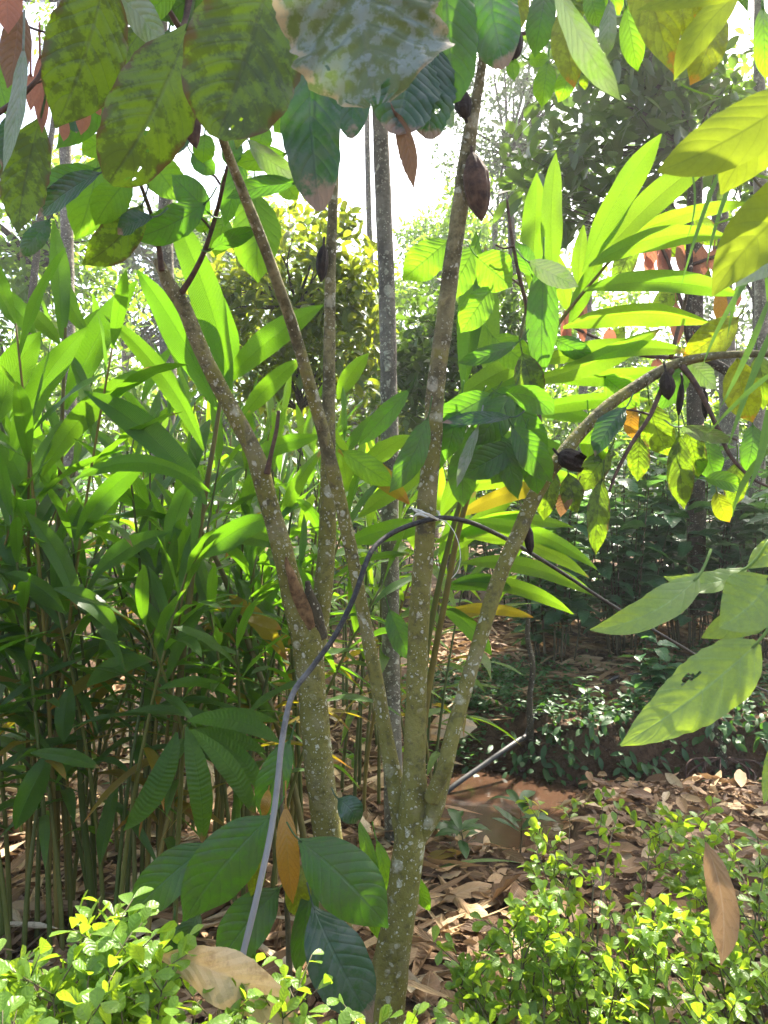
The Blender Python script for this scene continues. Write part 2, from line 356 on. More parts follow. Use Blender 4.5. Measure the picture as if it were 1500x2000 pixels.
M['hoseg'] = simple_mat('weathered grey hose', (.035, .033, .03), (.075, .07, .064), .5, 18, .1, .4)
M['string'] = simple_mat('pale plastic twine', (.5, .48, .42), (.7, .68, .6), .6, 60)

# ------------------------------------------------------------------ ground and stream
def ground_z(x, y):
    x = np.asarray(x, float); y = np.asarray(y, float)
    z = .035 * fbm(x, y, 1.7, 3) + .015 * fbm(x, y, 9., 4)
    m = sstep(-.1, .45, x + .12 * fbm(x, y, 3., 8))
    yn = 3.42 + .95 * sstep(.75, 1.25, x) + .10 * fbm(x, y * 0, 2.2, 9); yf = 5.35 - .10 * sstep(.9, 1.8, x) + .10 * fbm(x, y * 0 + 3, 2.6, 10)
    steep = sstep(.7, 1.6, x)
    cut = sstep(yn - .12, yn + .55, y) * (1 - sstep(yf, yf + (.95 - .72 * steep), y))
    z = z - .56 * m * cut
    far = np.clip(y - 6.2, 0, 40)
    z = z + np.minimum(.07 * far, .6) - .05 * m * sstep(4.2, 5, y) * (1 - sstep(6, 7.5, y))
    clod = sstep(4.0, 4.6, y) * (1 - sstep(6.2, 7.0, y)) * m
    z = z + clod * (.07 * np.abs(fbm(x, y, 11., 12)) + .05 * np.abs(fbm(x, y, 24., 13)) + .02 * fbm(x, y, 45., 14) - .04)
    return z
def axis(a, b, near0, near1, step, growth=1.18):
    v = list(np.arange(near0, near1, step)); s = step
    while v[-1] < b: s *= growth; v.append(v[-1] + s)
    s = step
    while v[0] > a: s *= growth; v.insert(0, v[0] - s)
    return np.array(v)
gx = axis(-150, 150, -2.6, 3.6, .035); gy = axis(-12, 260, .8, 8.2, .035)
GX, GY = np.meshgrid(gx, gy, indexing='ij'); GZ = ground_z(GX, GY)
mb = MB(); G = np.stack([GX, GY, GZ], -1)
mb.grid(G[None], np.stack([GX, GY], -1)[None] * .1, np.array([.5]))
def soil_mat():
    m, t = mat_new('brown soil'); b = NB(t); oc = b.obj()
    n1 = b.noise(oc, 2.2, 4.); n2 = b.noise(oc, 22., 6., .7); n3 = b.noise(oc, 90., 4., .7)
    col = b.mix(b.ss(n1, .35, .65), (.115, .066, .037), (.22, .135, .08))
    col = b.mix(b.ss(n2, .45, .7), col, (.06, .035, .022))
    col = b.mix(b.m('MULTIPLY', b.ss(n3, .58, .7), .6), col, (.34, .25, .17))
    b.out(b.bsdf(col, .9, b.bump(b.m('ADD', n2, b.m('MULTIPLY', n3, .4)), 1., .07), .2)); return m
M['soil'] = soil_mat()
kind(mb.build('ground', M['soil']), 'structure')
mb = MB(); wx = np.linspace(-.6, 9, 40); wy = np.linspace(3.2, 6.4, 26); WX, WY = np.meshgrid(wx, wy, indexing='ij')
mb.grid(np.stack([WX, WY, WX * 0 - .44], -1)[None], np.stack([WX, WY], -1)[None], np.array([.5]))
def water_mat():
    m, t = mat_new('muddy stream water'); b = NB(t); oc = b.obj()
    col = b.mix(b.noise(oc, 3., 3.), (.05, .027, .016), (.085, .046, .027))
    b.out(b.bsdf(col, .12, b.bump(b.noise(oc, 14., 2.), .12, .02), .5)); return m
kind(mb.build('stream_water', water_mat()), 'structure')

# ------------------------------------------------------------------ leaves from the photograph: base, tip, width, depth
def hero(parent, mat, bx, by, tx, ty, wpx, Y, dY=0., bend=0., out=0., roll=0., fold=.18, rip=.03, shape='cacao', holes=(), rag=.03, name='leaf', nv=None, nu=11, label=None, pet=.04, curl=None, ripf=3., tw=None, pleats=None):
    wood = shape in ('cacao', 'blunt', 'round')
    if nv is None: nv = 54 if (wood and Y < 2.7) else 24
    if tw is None: tw = random.uniform(-22, 22)
    if curl is None: curl = random.uniform(-.15, .3) if wood else random.uniform(-.1, .2)
    b0 = P(bx, by, Y); t0 = P(tx, ty, Y + dY)
    dx, dy = tx - bx, ty - by; ln = math.hypot(dx, dy)
    mx, my = (bx + tx) / 2 - dy / ln * bend, (by + ty) / 2 + dx / ln * bend
    c0 = P(mx, my, Y + dY / 2 - out)
    s = np.linspace(0, 1, nv + 1)[:, None]
    c = 2 * c0 - .5 * (b0 + t0)
    sp = (1 - s) ** 2 * b0 + 2 * s * (1 - s) * c + s ** 2 * t0
    t = nrm(np.gradient(sp, axis=0)); view = nrm(np.array([0, 0, CAMZ]) - sp)
    n0 = nrm(view - t * np.sum(view * t, 1)[:, None]); sd = np.cross(t, n0)
    rl = R(roll) + R(tw) * (s * 2 - 1.); n1 = n0 * np.cos(rl) + sd * np.sin(rl)
    W = np.array([wpx / F * (Y + dY / 2) / max(.35, abs(math.cos(R(roll))))])
    pk = {'cacao': (9, 2.2, .014), 'blunt': (9, 2.2, .014), 'round': (7, 1.5, .014)}.get(shape) if nv > 40 else None
    if pleats: pk = pleats
    if shape == 'card': W = W * .86
    mask = None
    if holes:
        uu = np.linspace(-1, 1, nu); uc = (uu[:-1] + uu[1:]) / 2; vc = (np.arange(nv) + .5) / nv
        mask = np.ones((1, nv, nu - 1), bool)
        for hu, hv, hr in holes:
            mask[0] &= ((uc[None] - hu) ** 2 * .3 + (vc[:, None] - hv) ** 2) > hr * hr
    mb = MB(); leaf_from_spine(mb, sp[None], n1[None], W, shape, nu, fold, rip, None, rag, mask, ripf, None, curl, pk)
    if pet:
        tube(mb, [b0 - t[0] * pet + UP * pet * .5, b0 - t[0] * pet * .4 + UP * pet * .08, b0 + t[0] * .01], .0022, 5, 6)
    return mb.build(name, mat, parent, label=label)

# ------------------------------------------------------------------ the two cacao trees
treeA = thing('cacao_tree', 'mossy cacao trunk forking into two stems with a broken stub in the fork', 'tree', P(668, 1912, 2.45), 'cacao trees in the middle')
treeB = thing('cacao_tree', 'tallest cacao tree in the middle with three spreading stems and dry pods', 'tree', P(728, 2100, 2.03), 'cacao trees in the middle')
def stemobj(name, rows, mat, par, n=20, lump=.05, seed=0, m=None, k=1.):
    rows = [(a, b_, w_ * k, d) for a, b_, w_, d in rows]
    p, r = pxs(rows); mb = MB(); tube(mb, p, r, n, m or len(rows) * 10, lump, seed); return mb.build(name, mat, par)
stemobj('trunk', [(675, 1950, 96, 2.46), (668, 1905, 84, 2.45), (652, 1760, 76, 2.44), (638, 1620, 73, 2.42), (622, 1480, 70, 2.4), (611, 1370, 67, 2.4), (604, 1290, 71, 2.4), (605, 1240, 72, 2.41), (609, 1205, 60, 2.42), (613, 1180, 30, 2.43)], M['bark'], treeA, 24, .07, 1, k=.8)
stemobj('branch', [(605, 1330, 52, 2.4), (597, 1265, 58, 2.4), (580, 1195, 56, 2.39), (562, 1120, 52, 2.38), (545, 1050, 48, 2.37), (522, 970, 44, 2.35), (507, 915, 46, 2.34), (490, 872, 40, 2.33), (455, 805, 39, 2.31), (420, 738, 37, 2.29), (388, 672, 36, 2.27), (358, 600, 35, 2.25), (330, 556, 33, 2.24), (314, 520, 27, 2.23), (308, 508, 24, 2.23)], M['bark'], treeA, 20, .09, 2, k=.82)
stemobj('branch', [(607, 1340, 50, 2.41), (614, 1270, 56, 2.42), (626, 1195, 50, 2.45), (636, 1100, 44, 2.48), (640, 1000, 41, 2.5), (641, 880, 37, 2.5), (642, 760, 33, 2.5), (644, 640, 30, 2.48), (646, 520, 27, 2.46), (650, 400, 24, 2.44), (655, 280, 22, 2.42), (657, 100, 19, 2.4), (660, -120, 15, 2.4)], M['bark'], treeA, 18, .07, 3, k=.78)
stemobj('branch_stub', [(612, 1250, 44, 2.42), (598, 1205, 40, 2.375), (582, 1160, 32, 2.345), (569, 1125, 24, 2.32), (561, 1103, 15, 2.31), (559, 1088, 5, 2.3)], M['wood'], treeA, 14, .25, 4, k=.75)
stemobj('branch_stub', [(618, 1240, 44, 2.42), (613, 1195, 30, 2.385), (605, 1160, 20, 2.36), (601, 1136, 10, 2.35)], M['barkd'], treeA, 12, .3, 5)
for rows in ([(316, 530, 13, 2.22), (310, 480, 11, 2.2), (298, 430, 9, 2.1), (284, 385, 8, 1.95), (268, 342, 7, 1.8), (250, 280, 6, 1.6)],
             [(352, 576, 14, 2.24), (378, 535, 11, 2.22), (400, 488, 10, 2.2), (420, 425, 9, 2.16), (434, 370, 8, 2.1), (444, 325, 6, 2.05)],
             [(397, 492, 6, 2.2), (410, 487, 5, 2.2), (420, 484, 4, 2.2)], [(412, 448, 5, 2.18), (403, 436, 5, 2.18), (392, 425, 4, 2.17)], [(430, 360, 5, 2.1), (420, 345, 5, 2.1), (410, 340, 4, 2.1)]):
    stemobj('twig', rows, M['twig'], treeA, 8, .1)
stemobj('twig', [(522, 925, 14, 2.31), (530, 885, 9, 2.29), (540, 840, 8, 2.28), (544, 802, 7, 2.27)], M['twig'], treeA, 8, .15)

stemobj('trunk', [(722, 2140, 128, 2.03), (735, 2060, 108, 2.03), (752, 1950, 90, 2.04), (770, 1850, 76, 2.05), (786, 1750, 70, 2.06), (800, 1650, 66, 2.07), (808, 1570, 62, 2.08), (808, 1500, 50, 2.08), (812, 1400, 47, 2.08), (817, 1250, 45, 2.08), (826, 1100, 43, 2.07), (834, 980, 42, 2.06), (846, 840, 41, 2.05), (850, 770, 40, 2.04), (866, 640, 38, 2.02), (882, 520, 37, 2.0), (898, 410, 36, 1.98), (910, 320, 34, 1.96), (922, 240, 28, 1.93), (934, 170, 22, 1.9), (944, 100, 18, 1.86), (952, 0, 15, 1.82), (960, -150, 12, 1.8)], M['bark'], treeB, 26, .07, 6, k=.9)
stemobj('branch', [(792, 1650, 40, 2.1), (776, 1560, 40, 2.13), (760, 1470, 33, 2.15), (742, 1370, 30, 2.16), (718, 1240, 28, 2.16), (694, 1120, 27, 2.14), (668, 990, 28, 2.12), (648, 915, 30, 2.1), (632, 850, 28, 2.07), (612, 775, 27, 2.03), (578, 660, 25, 1.97), (545, 560, 24, 1.9), (510, 465, 23, 1.84), (478, 385, 22, 1.78), (452, 318, 20, 1.72), (432, 262, 17, 1.66), (415, 200, 15, 1.6), (395, 90, 14, 1.55), (380, -60, 12, 1.5)], M['bark'], treeB, 18, .08, 7, k=.93)
stemobj('branch', [(815, 1640, 44, 2.08), (846, 1585, 44, 2.06), (866, 1510, 40, 2.06), (884, 1435, 37, 2.07), (912, 1335, 35, 2.1), (946, 1220, 36, 2.13), (980, 1115, 37, 2.16), (1018, 1030, 37, 2.18), (1050, 960, 36, 2.2), (1085, 905, 34, 2.22), (1130, 850, 31, 2.25), (1190, 790, 29, 2.28), (1250, 750, 27, 2.3), (1310, 715, 26, 2.3), (1370, 698, 20, 2.26), (1440, 692, 17, 2.2), (1520, 690, 16, 2.12), (1640, 680, 14, 2.05)], M['bark'], treeB, 18, .09, 8, k=.8)
stemobj('branch_stub', [(842, 1560, 30, 2.03), (862, 1515, 26, 2.0), (878, 1490, 18, 1.98), (882, 1478, 8, 1.98)], M['bark'], treeB, 12, .25, 9)
for rows in ([(1312, 722, 13, 2.29), (1290, 765, 10, 2.28), (1268, 815, 9, 2.26), (1235, 865, 8, 2.24), (1205, 920, 7, 2.22), (1190, 960, 5, 2.2)],
             [(1332, 715, 14, 2.28), (1358, 750, 11, 2.26), (1385, 800, 10, 2.24), (1405, 845, 9, 2.22), (1430, 895, 8, 2.2), (1470, 935, 6, 2.18), (1510, 955, 5, 2.15)],
             [(1270, 810, 5, 2.26), (1240, 802, 4, 2.26), (1218, 800, 3, 2.27)], [(1385, 800, 5, 2.24), (1410, 845, 5, 2.2), (1440, 860, 4, 2.2)],
             [(1310, 700, 10, 2.32), (1325, 640, 8, 2.36), (1338, 590, 7, 2.4), (1350, 520, 6, 2.42)],
             [(1055, 945, 14, 2.24), (1056, 860, 10, 2.3), (1048, 760, 9, 2.3), (1040, 680, 9, 2.28), (1026, 590, 8, 2.26), (1010, 520, 8, 2.24), (998, 450, 7, 2.22), (990, 390, 5, 2.2)],
             [(1042, 700, 5, 2.28), (1065, 660, 4, 2.28), (1085, 648, 4, 2.28)], [(1020, 560, 5, 2.25), (1000, 545, 4, 2.25), (985, 540, 4, 2.25)], [(1004, 480, 5, 2.22), (985, 485, 4, 2.22), (968, 478, 4, 2.22)],
             [(942, 110, 12, 1.86), (965, 85, 10, 1.8), (1000, 70, 9, 1.75), (1040, 62, 7, 1.7)],
             [(372, -40, 18, 1.5), (368, 20, 18, 1.5), (355, 55, 14, 1.48), (330, 20, 10, 1.45)],
             [(-20, 232, 12, 1.42), (20, 205, 10, 1.42), (52, 178, 9, 1.4), (80, 142, 8, 1.4), (90, 90, 6, 1.4)], [(35, 192, 6, 1.42), (60, 168, 5, 1.42), (84, 158, 4, 1.42)], [(40, 45, 5, 1.4), (70, 58, 5, 1.4), (100, 66, 4, 1.4)]):
    stemobj('twig', rows, M['twig'], treeB, 8, .1)

# pods
def pod(par, ax, ay, bx, by, wpx, Y, mat, hole=None, lab=None, openend=False):
    a = P(ax, ay, Y); b = P(bx, by, Y); d = b - a; L = np.linalg.norm(d); d = d / L
    s1 = nrm(np.cross(d, np.array([0., 1., 0.]))); s2 = np.cross(d, s1)
    n, m = 40, 26
    th = np.linspace(0, 2 * np.pi, n + 1); v = np.linspace(0, 1, m + 1)
    pr = np.interp(v, [0, .04, .12, .3, .55, .75, .9, .97, 1], [.12, .32, .62, .95, 1, .82, .42, .14, .02])
    if openend: pr = np.interp(v, [0, .1, .3, .6, 1], [.3, .7, 1, .98, .8])
    r = wpx * .5 / F * Y * pr[:, None] * (1 + .13 * np.abs(np.sin(5 * th))[None] + .09 * fbm(v[:, None] * 6, th[None], 1.3, int(ax)))
    G = a + d * (v[:, None, None] * L) + s1 * (r * np.cos(th))[..., None] + s2 * (r * np.sin(th))[..., None]
    G[:, -1] = G[:, 0]
    uvg = np.stack(np.broadcast_arrays(th[None] / 6.28, v[:, None]), -1)
    mask = None
    if hole:
        thc = (th[:-1] + th[1:]) / 2; vc = (v[:-1] + v[1:]) / 2
        dth = np.abs((thc[None] - hole[0] + np.pi) % (2 * np.pi) - np.pi)
        mask = ((dth / hole[2]) ** 2 + ((vc[:, None] - hole[1]) / hole[3]) ** 2 + .35 * fbm(thc[None] * 3, vc[:, None] * 12, 2., 3) > 1)[None]
    mb = MB(); mb.grid(G[None], uvg[None], np.array([.5]), mask)
    if hole or openend:
        ctr = (a + d * (v[:, None, None] * L)); G2 = ctr + (G - ctr) * .84
        mb.grid(G2[None], uvg[None], np.array([.5]), mask)
    tube(mb, [a - d * .015 + np.array([0, .01, .012]), a - d * .005, a + d * .01], .004, 6, 5)
    return mb.build('pod', mat, par, label=lab)
CAMTH = None
pod(treeB, 922, 298, 941, 432, 46, 1.93, M['pod'], hole=(-1.0, .42, .55, .19), lab='dry brown pod with a hole gnawed in its side')
pod(treeB, 910, 232, 899, 172, 30, 1.9, M['podd'], lab='small black shrivelled pod')
pod(treeB, 350, 160, 384, 290, 40, 1.42, M['pod'], lab='brown curved pod behind the hanging leaves')
pod(treeB, 1012, 60, 1000, 120, 28, 1.6, M['podd'])
pod(treeB, 1092, 888, 1140, 908, 38, 2.15, M['podd'], hole=(1.2, .8, .9, .3), openend=True, lab='broken open black pod on the leaning branch')
pod(treeB, 1030, 1022, 1037, 1084, 17, 2.2, M['podd'])
pod(treeB, 1300, 725, 1306, 782, 26, 2.26, M['podd']); pod(treeB, 1332, 745, 1325, 815, 12, 2.32, M['podd']); pod(treeB, 1376, 760, 1378, 820, 12, 2.34, M['podd'])
pod(treeA, 632, 478, 627, 552, 22, 2.42, M['podd'], lab='dark ripe pod pressed against the thin stem')

h = hero
# leaves of the left tree's twigs
A = treeA
for a in [(M['bluegreen'], 197, 338, 74, 424, 44, 1.75, .1, 8, 0, 35), (M['lime'], 192, 308, 148, 468, 78, 1.95, 0, -6), (M['lime'], 258, 345, 186, 440, 66, 1.85, 0, 6),
          (M['olive'], 278, 400, 160, 516, 74, 1.9, 0, -14), (M['cacao'], 402, 396, 258, 466, 66, 2.0, 0, -8), (M['bluegreen'], 300, 424, 230, 458, 36, 1.85, 0, 8, 0, 40),
          (M['cacao'], 410, 418, 336, 342, 58, 2.1), (M['lime'], 288, 302, 352, 392, 72, 2.2), (M['bluegreen'], 97, 428, 38, 502, 40, 1.9, 0, 0, 0, 20),
          (M['cacao'], 412, 488, 506, 450, 34, 2.15, 0, -6, 0, 30), (M['lime'], 498, 372, 504, 552, 92, 2.2), (M['cacao'], 578, 358, 442, 388, 38, 2.0, 0, 8, 0, 20),
          (M['pale'], 484, 274, 582, 345, 42, 2.0, 0, 6, 0, 30), (M['lime'], 560, 300, 458, 320, 44, 2.1), (M['cacao'], 470, 300, 440, 440, 50, 2.3), (M['lime'], 545, 345, 580, 390, 40, 2.3),
          (M['cacao'], 375, 300, 420, 340, 40, 2.1), (M['lime'], 400, 262, 396, 318, 44, 1.9), (M['bluegreen'], 374, 262, 308, 300, 36, 1.8, 0, 0, 0, 15), (M['cacao'], 330, 270, 210, 290, 44, 2.0), (M['lime'], 210, 270, 160, 300, 40, 2.1), (M['lime'], 440, 420, 420, 500, 50, 2.4), (M['cacao'], 250, 300, 200, 345, 40, 2.1),
          (M['lime'], 520, 240, 500, 300, 44, 2.2), (M['lime'], 400, 455, 385, 420, 30, 2.2), (M['cacao'], 445, 325, 462, 270, 40, 2.1)]:
    m_, bx, by, tx, ty, wd, Y, *r = a; r = r + [0] * (4 - len(r))
    h(A, m_, bx, by, tx, ty, wd, Y, dY=r[0], bend=r[1], out=r[2] or .02, roll=r[3], rag=.05)
# overhanging crown leaves of the right tree
B = treeB
h(B, M['olive'], 205, -60, 108, 250, 150, 1.2, dY=.05, bend=-12, fold=.1, rip=.05, shape='cacao', rag=.04)
h(B, M['olive'], 285, 50, 178, 218, 88, 1.45, bend=6)
h(B, M['olive'], 368, 48, 212, 356, 158, 1.15, bend=-14, shape='blunt', fold=.12, holes=((-.5, .83, .018), (-.62, .9, .012), (-.5, .92, .012), (-.1, .64, .022), (-.35, .72, .012), (.0, .5, .01)), nv=60, nu=31, rag=.05)
h(B, M['olive'], 535, -70, 424, 270, 222, .98, bend=-4, fold=.22, shape='blunt', holes=((-.35, .86, .014), (-.3, .92, .018), (.0, .87, .012)), nv=60, nu=31, rag=.05)
h(B, M['olive'], 560, 40, 462, 292, 96, 1.1, bend=8, rag=.08)
h(B, M['olive'], 80, 228, 34, 456, 88, 1.45, bend=6, holes=((-.2, .45, .02), (.5, .6, .03), (.3, .9, .02)), nv=40, nu=21, rag=.1)
h(B, M['pale'], 46, 88, 6, 335, 30, 1.3, roll=50, bend=-8)
h(B, M['pale'], 205, -25, 322, 105, 62, 1.3, bend=-14, roll=20)
h(B, M['lime'], 345, -30, 275, 42, 46, 1.35); h(B, M['cacao'], 420, -40, 310, 40, 60, 1.5); h(B, M['cacao'], 240, 90, 300, 70, 50, 1.6)
h(B, M['red'], 12, -60, 16, 66, 56, 1.3); h(B, M['maroon'], 36, 10, 14, 172, 56, 1.34, bend=-6)
h(B, M['red'], 78, 105, 82, 260, 30, 1.45); h(B, M['red'], 60, 140, 60, 218, 20, 1.5); h(B, M['red'], 168, 190, 158, 264, 28, 1.5); h(B, M['red'], 128, 230, 124, 276, 20, 1.55); h(B, M['red'], 185, 200, 196, 226, 14, 1.55)
h(B, M['bluegreen'], 22, 220, 4, 330, 40, 1.5); h(B, M['bluegreen'], 140, 220, 150, 260, 30, 1.6); h(B, M['lime'], -20, 100, 20, 230, 60, 1.7); h(B, M['cacao'], -30, 250, 20, 360, 60, 1.6)
h(B, M['cacao'], 235, 160, 110, 290, 60, 1.75); h(B, M['cacao'], 190, 330, 60, 370, 44, 1.8, roll=30)
h(B, M['cacao'], 470, -60, 560, 60, 90, 1.3); h(B, M['cacao'], 330, 60, 300, 200, 80, 1.5)
h(B, M['bluegreen'], 604, 40, 626, 412, 112, 1.1, bend=8, fold=.3, shape='blunt', rag=.09, rip=.06, nv=44, nu=15)
h(B, M['grey'], 690, -230, 735, 205, 320, .76, bend=6, fold=.16, shape='blunt', rag=.16, rip=.07, nv=90, nu=45, tw=10, curl=.25, holes=((.62, .80, .016), (-.3, .97, .07), (.05, 1.0, .05), (.3, .985, .03), (-.62, .985, .035), (.8, .95, .02), (-.05, .62, .008)))
h(B, M['bluegreen'], 700, 80, 684, 270, 68, 1.2, roll=20, rag=.06, shape='blunt'); h(B, M['cacao'], 650, 80, 660, 240, 60, 1.3)
h(B, M['bluegreen'], 806, 90, 770, 262, 130, 1.0, bend=-6, shape='blunt', rag=.12, nv=40); h(B, M['bluegreen'], 850, 90, 838, 272, 90, 1.02, shape='blunt', rag=.14, holes=((-.3, .7, .02),), nv=40)
h(B, M['maroon'], 768, 215, 808, 368, 36, 1.0, bend=-10, roll=30, rag=.12)
h(B, M['cacao'], 872, -90, 892, 200, 110, 1.02, bend=6, fold=.25, shape='blunt'); h(B, M['bluegreen'], 950, -90, 986, 132, 100, 1.05, bend=6, shape='blunt', rag=.05)
h(B, M['lime'], 850, -60, 856, 110, 26, .98, roll=40); h(B, M['yellow'], 1010, -60, 1008, 70, 50, 1.4); h(B, M['red'], 1050, -20, 1040, 55, 18, 1.5); h(B, M['pale'], 870, 180, 884, 250, 26, 1.3, roll=40)
h(B, M['lime'], 1000, 112, 1004, 158, 26, 1.6); h(B, M['lime'], 560, 225, 535, 258, 34, 2.0)
# leaves on the right tree's upright sucker and leaning branch
for a in [(M['lime'], 876, 470, 786, 546, 70, 2.2), (M['lime'], 930, 500, 1000, 560, 80, 2.2), (M['lime'], 930, 480, 870, 590, 60, 2.25), (M['cacao'], 1062, 500, 1056, 742, 62, 2.25), (M['cacao'], 1012, 668, 892, 708, 32, 2.1, 0, -6, 0, 25),
          (M['cacao'], 836, 815, 760, 962, 52, 1.96, 0, -8), (M['bluegreen'], 1000, 815, 862, 826, 26, 2.0, 0, 4, 0, 20), (M['cacao'], 985, 770, 1082, 812, 52, 2.0, -.05, -16, 0, 25), (M['cacao'], 1010, 870, 900, 930, 62, 2.05), (M['cacao'], 1000, 830, 1078, 942, 60, 2.02), (M['cacao'], 980, 850, 1012, 975, 46, 2.05),
          (M['pale'], 935, 830, 892, 952, 22, 2.0, 0, 0, 0, 40), (M['cacao'], 960, 770, 850, 830, 60, 2.1), (M['cacao'], 1000, 770, 930, 870, 70, 2.1), (M['cacao'], 1040, 540, 1008, 470, 40, 2.25), (M['lime'], 1080, 560, 1040, 520, 40, 2.3), (M['pale'], 1030, 510, 1130, 560, 44, 2.2), (M['cacao'], 900, 780, 870, 900, 50, 2.1), (M['olive'], 1020, 690, 1050, 790, 56, 2.2), (M['cacao'], 1080, 660, 1160, 700, 40, 2.3),
          (M['cacao'], 960, 800, 905, 935, 60, 2.12), (M['cacao'], 1020, 850, 960, 945, 64, 2.1), (M['cacao'], 930, 780, 820, 850, 54, 2.14), (M['cacao'], 1010, 790, 1060, 905, 60, 2.15), (M['cacao'], 900, 870, 905, 990, 54, 2.16), (M['cacao'], 1040, 880, 1050, 965, 48, 2.12), (M['cacao'], 1030, 760, 940, 800, 50, 2.18), (M['cacao'], 870, 830, 840, 930, 46, 2.18), (M['lime'], 960, 560, 900, 650, 60, 2.2), (M['cacao'], 800, 760, 700, 870, 40, 2.9), (M['cacao'], 760, 1190, 800, 1290, 46, 2.6), (M['lime'], 668, 880, 770, 950, 50, 2.6), (M['lime'], 960, 655, 1040, 720, 60, 2.3)]:
    m_, bx, by, tx, ty, wd, Y, *r = a; r = r + [0] * (4 - len(r))
    h(B, m_, bx, by, tx, ty, wd, Y, dY=r[0], bend=r[1], out=.02, roll=r[3], rag=.05)
for a in [(M['olive'], 1326, 848, 1336, 994, 50, 2.25), (M['olive'], 1268, 785, 1310, 892, 62, 2.3), (M['olive'], 1340, 838, 1362, 935, 46, 2.3), (M['cacao'], 1385, 855, 1402, 938, 52, 2.3), (M['olive'], 1176, 935, 1164, 1084, 44, 2.25), (M['bluegreen'], 1222, 796, 1162, 892, 46, 2.2, 0, 0, 0, 30),
          (M['olive'], 1085, 920, 1062, 1016, 46, 2.3), (M['olive'], 1110, 925, 1128, 1002, 46, 2.3), (M['lime'], 1150, 815, 1172, 908, 56, 2.35), (M['yellow'], 1440, 700, 1470, 825, 66, 2.25), (M['yellow'], 1442, 620, 1332, 702, 66, 2.3), (M['pale'], 1325, 835, 1432, 866, 30, 2.2, 0, -6, 0, 40),
          (M['orange'], 1240, 790, 1238, 858, 30, 2.4), (M['orange'], 1368, 858, 1372, 922, 18, 2.35), (M['lime'], 1180, 735, 1250, 792, 60, 2.4), (M['lime'], 1375, 935, 1452, 955, 36, 2.2), (M['cacao'], 1340, 710, 1290, 800, 50, 2.4), (M['olive'], 1190, 880, 1130, 960, 50, 2.35), (M['pale'], 1345, 700, 1400, 760, 40, 2.35),
          (M['olive'], 1250, 850, 1245, 940, 44, 2.4), (M['olive'], 1440, 900, 1432, 990, 44, 2.3), (M['yellow'], 1400, 960, 1425, 1020, 36, 2.35), (M['maroon'], 1120, 955, 1095, 1010, 30, 2.3), (M['olive'], 1480, 690, 1490, 800, 50, 2.3), (M['cacao'], 1470, 830, 1455, 920, 46, 2.25)]:
    m_, bx, by, tx, ty, wd, Y, *r = a; r = r + [0] * (4 - len(r))
    h(B, m_, bx, by, tx, ty, wd, Y, dY=r[0], bend=r[1] or random.uniform(-8, 8), out=.02, roll=r[3] or random.uniform(-25, 25), rag=.05)
# third cacao: branch reaching in over the top right
treeC = thing('cacao_tree', 'cacao with yellowing leaves reaching in across the top right corner', 'tree', (2.6, 2.0, 0))
stemobj('trunk', [(1000 + 1500, 2200, 120, 2.0), (2450, 1500, 100, 2.0), (2300, 800, 80, 1.9), (2000, 200, 60, 1.7), (1700, -120, 36, 1.5), (1400, -90, 26, 1.35), (1150, -70, 18, 1.3)], M['bark'], treeC, 16, .06, 31)
for a in [(M['yellow'], 1096, 14, 1122, 172, 62, 1.45), (M['lime'], 1070, 122, 1058, 210, 42, 1.65), (M['lime'], 1030, 116, 1072, 116, 26, 1.65), (M['lime'], 1122, 130, 1090, 200, 40, 1.65), (M['lime'], 1132, 102, 1160, 142, 30, 1.65), (M['olive'], 1140, 135, 1142, 176, 18, 1.65), (M['cacao'], 1068, -30, 1044, 112, 56, 1.5),
          (M['pale'], 1080, -40, 1212, 196, 50, .85, 0, 8, 0, 40), (M['lime'], 1222, 10, 1246, 140, 46, 1.35), (M['yellow'], 1240, -170, 1318, 146, 86, 1.2, 0, 8), (M['yellow'], 1404, 25, 1348, 166, 66, 1.25, 0, -6), (M['soft'], 1452, -20, 1316, 158, 56, 1.0, 0, 16, 0, 20), (M['yellow'], 1330, 5, 1340, 72, 40, 1.35), (M['lime'], 1150, -20, 1170, 52, 40, 1.5), (M['pale'], 1190, 0, 1186, 110, 34, 1.4, 0, 0, 0, 30),
          (M['soft'], 1500, -30, 1244, 20, 46, .9, 0, 10, 0, 30), (M['olive'], 1100, -30, 1130, 60, 50, 1.55), (M['lime'], 1170, -60, 1210, 30, 50, 1.5), (M['yellow'], 1370, -60, 1360, 40, 60, 1.4), (M['lime'], 1490, 10, 1496, 156, 40, 1.0)]:
    m_, bx, by, tx, ty, wd, Y, *r = a; r = r + [0] * (4 - len(r))
    h(treeC, m_, bx, by, tx, ty, wd, Y, dY=r[0], bend=r[1], out=.02, roll=r[3] or random.uniform(-20, 20), rag=.03)
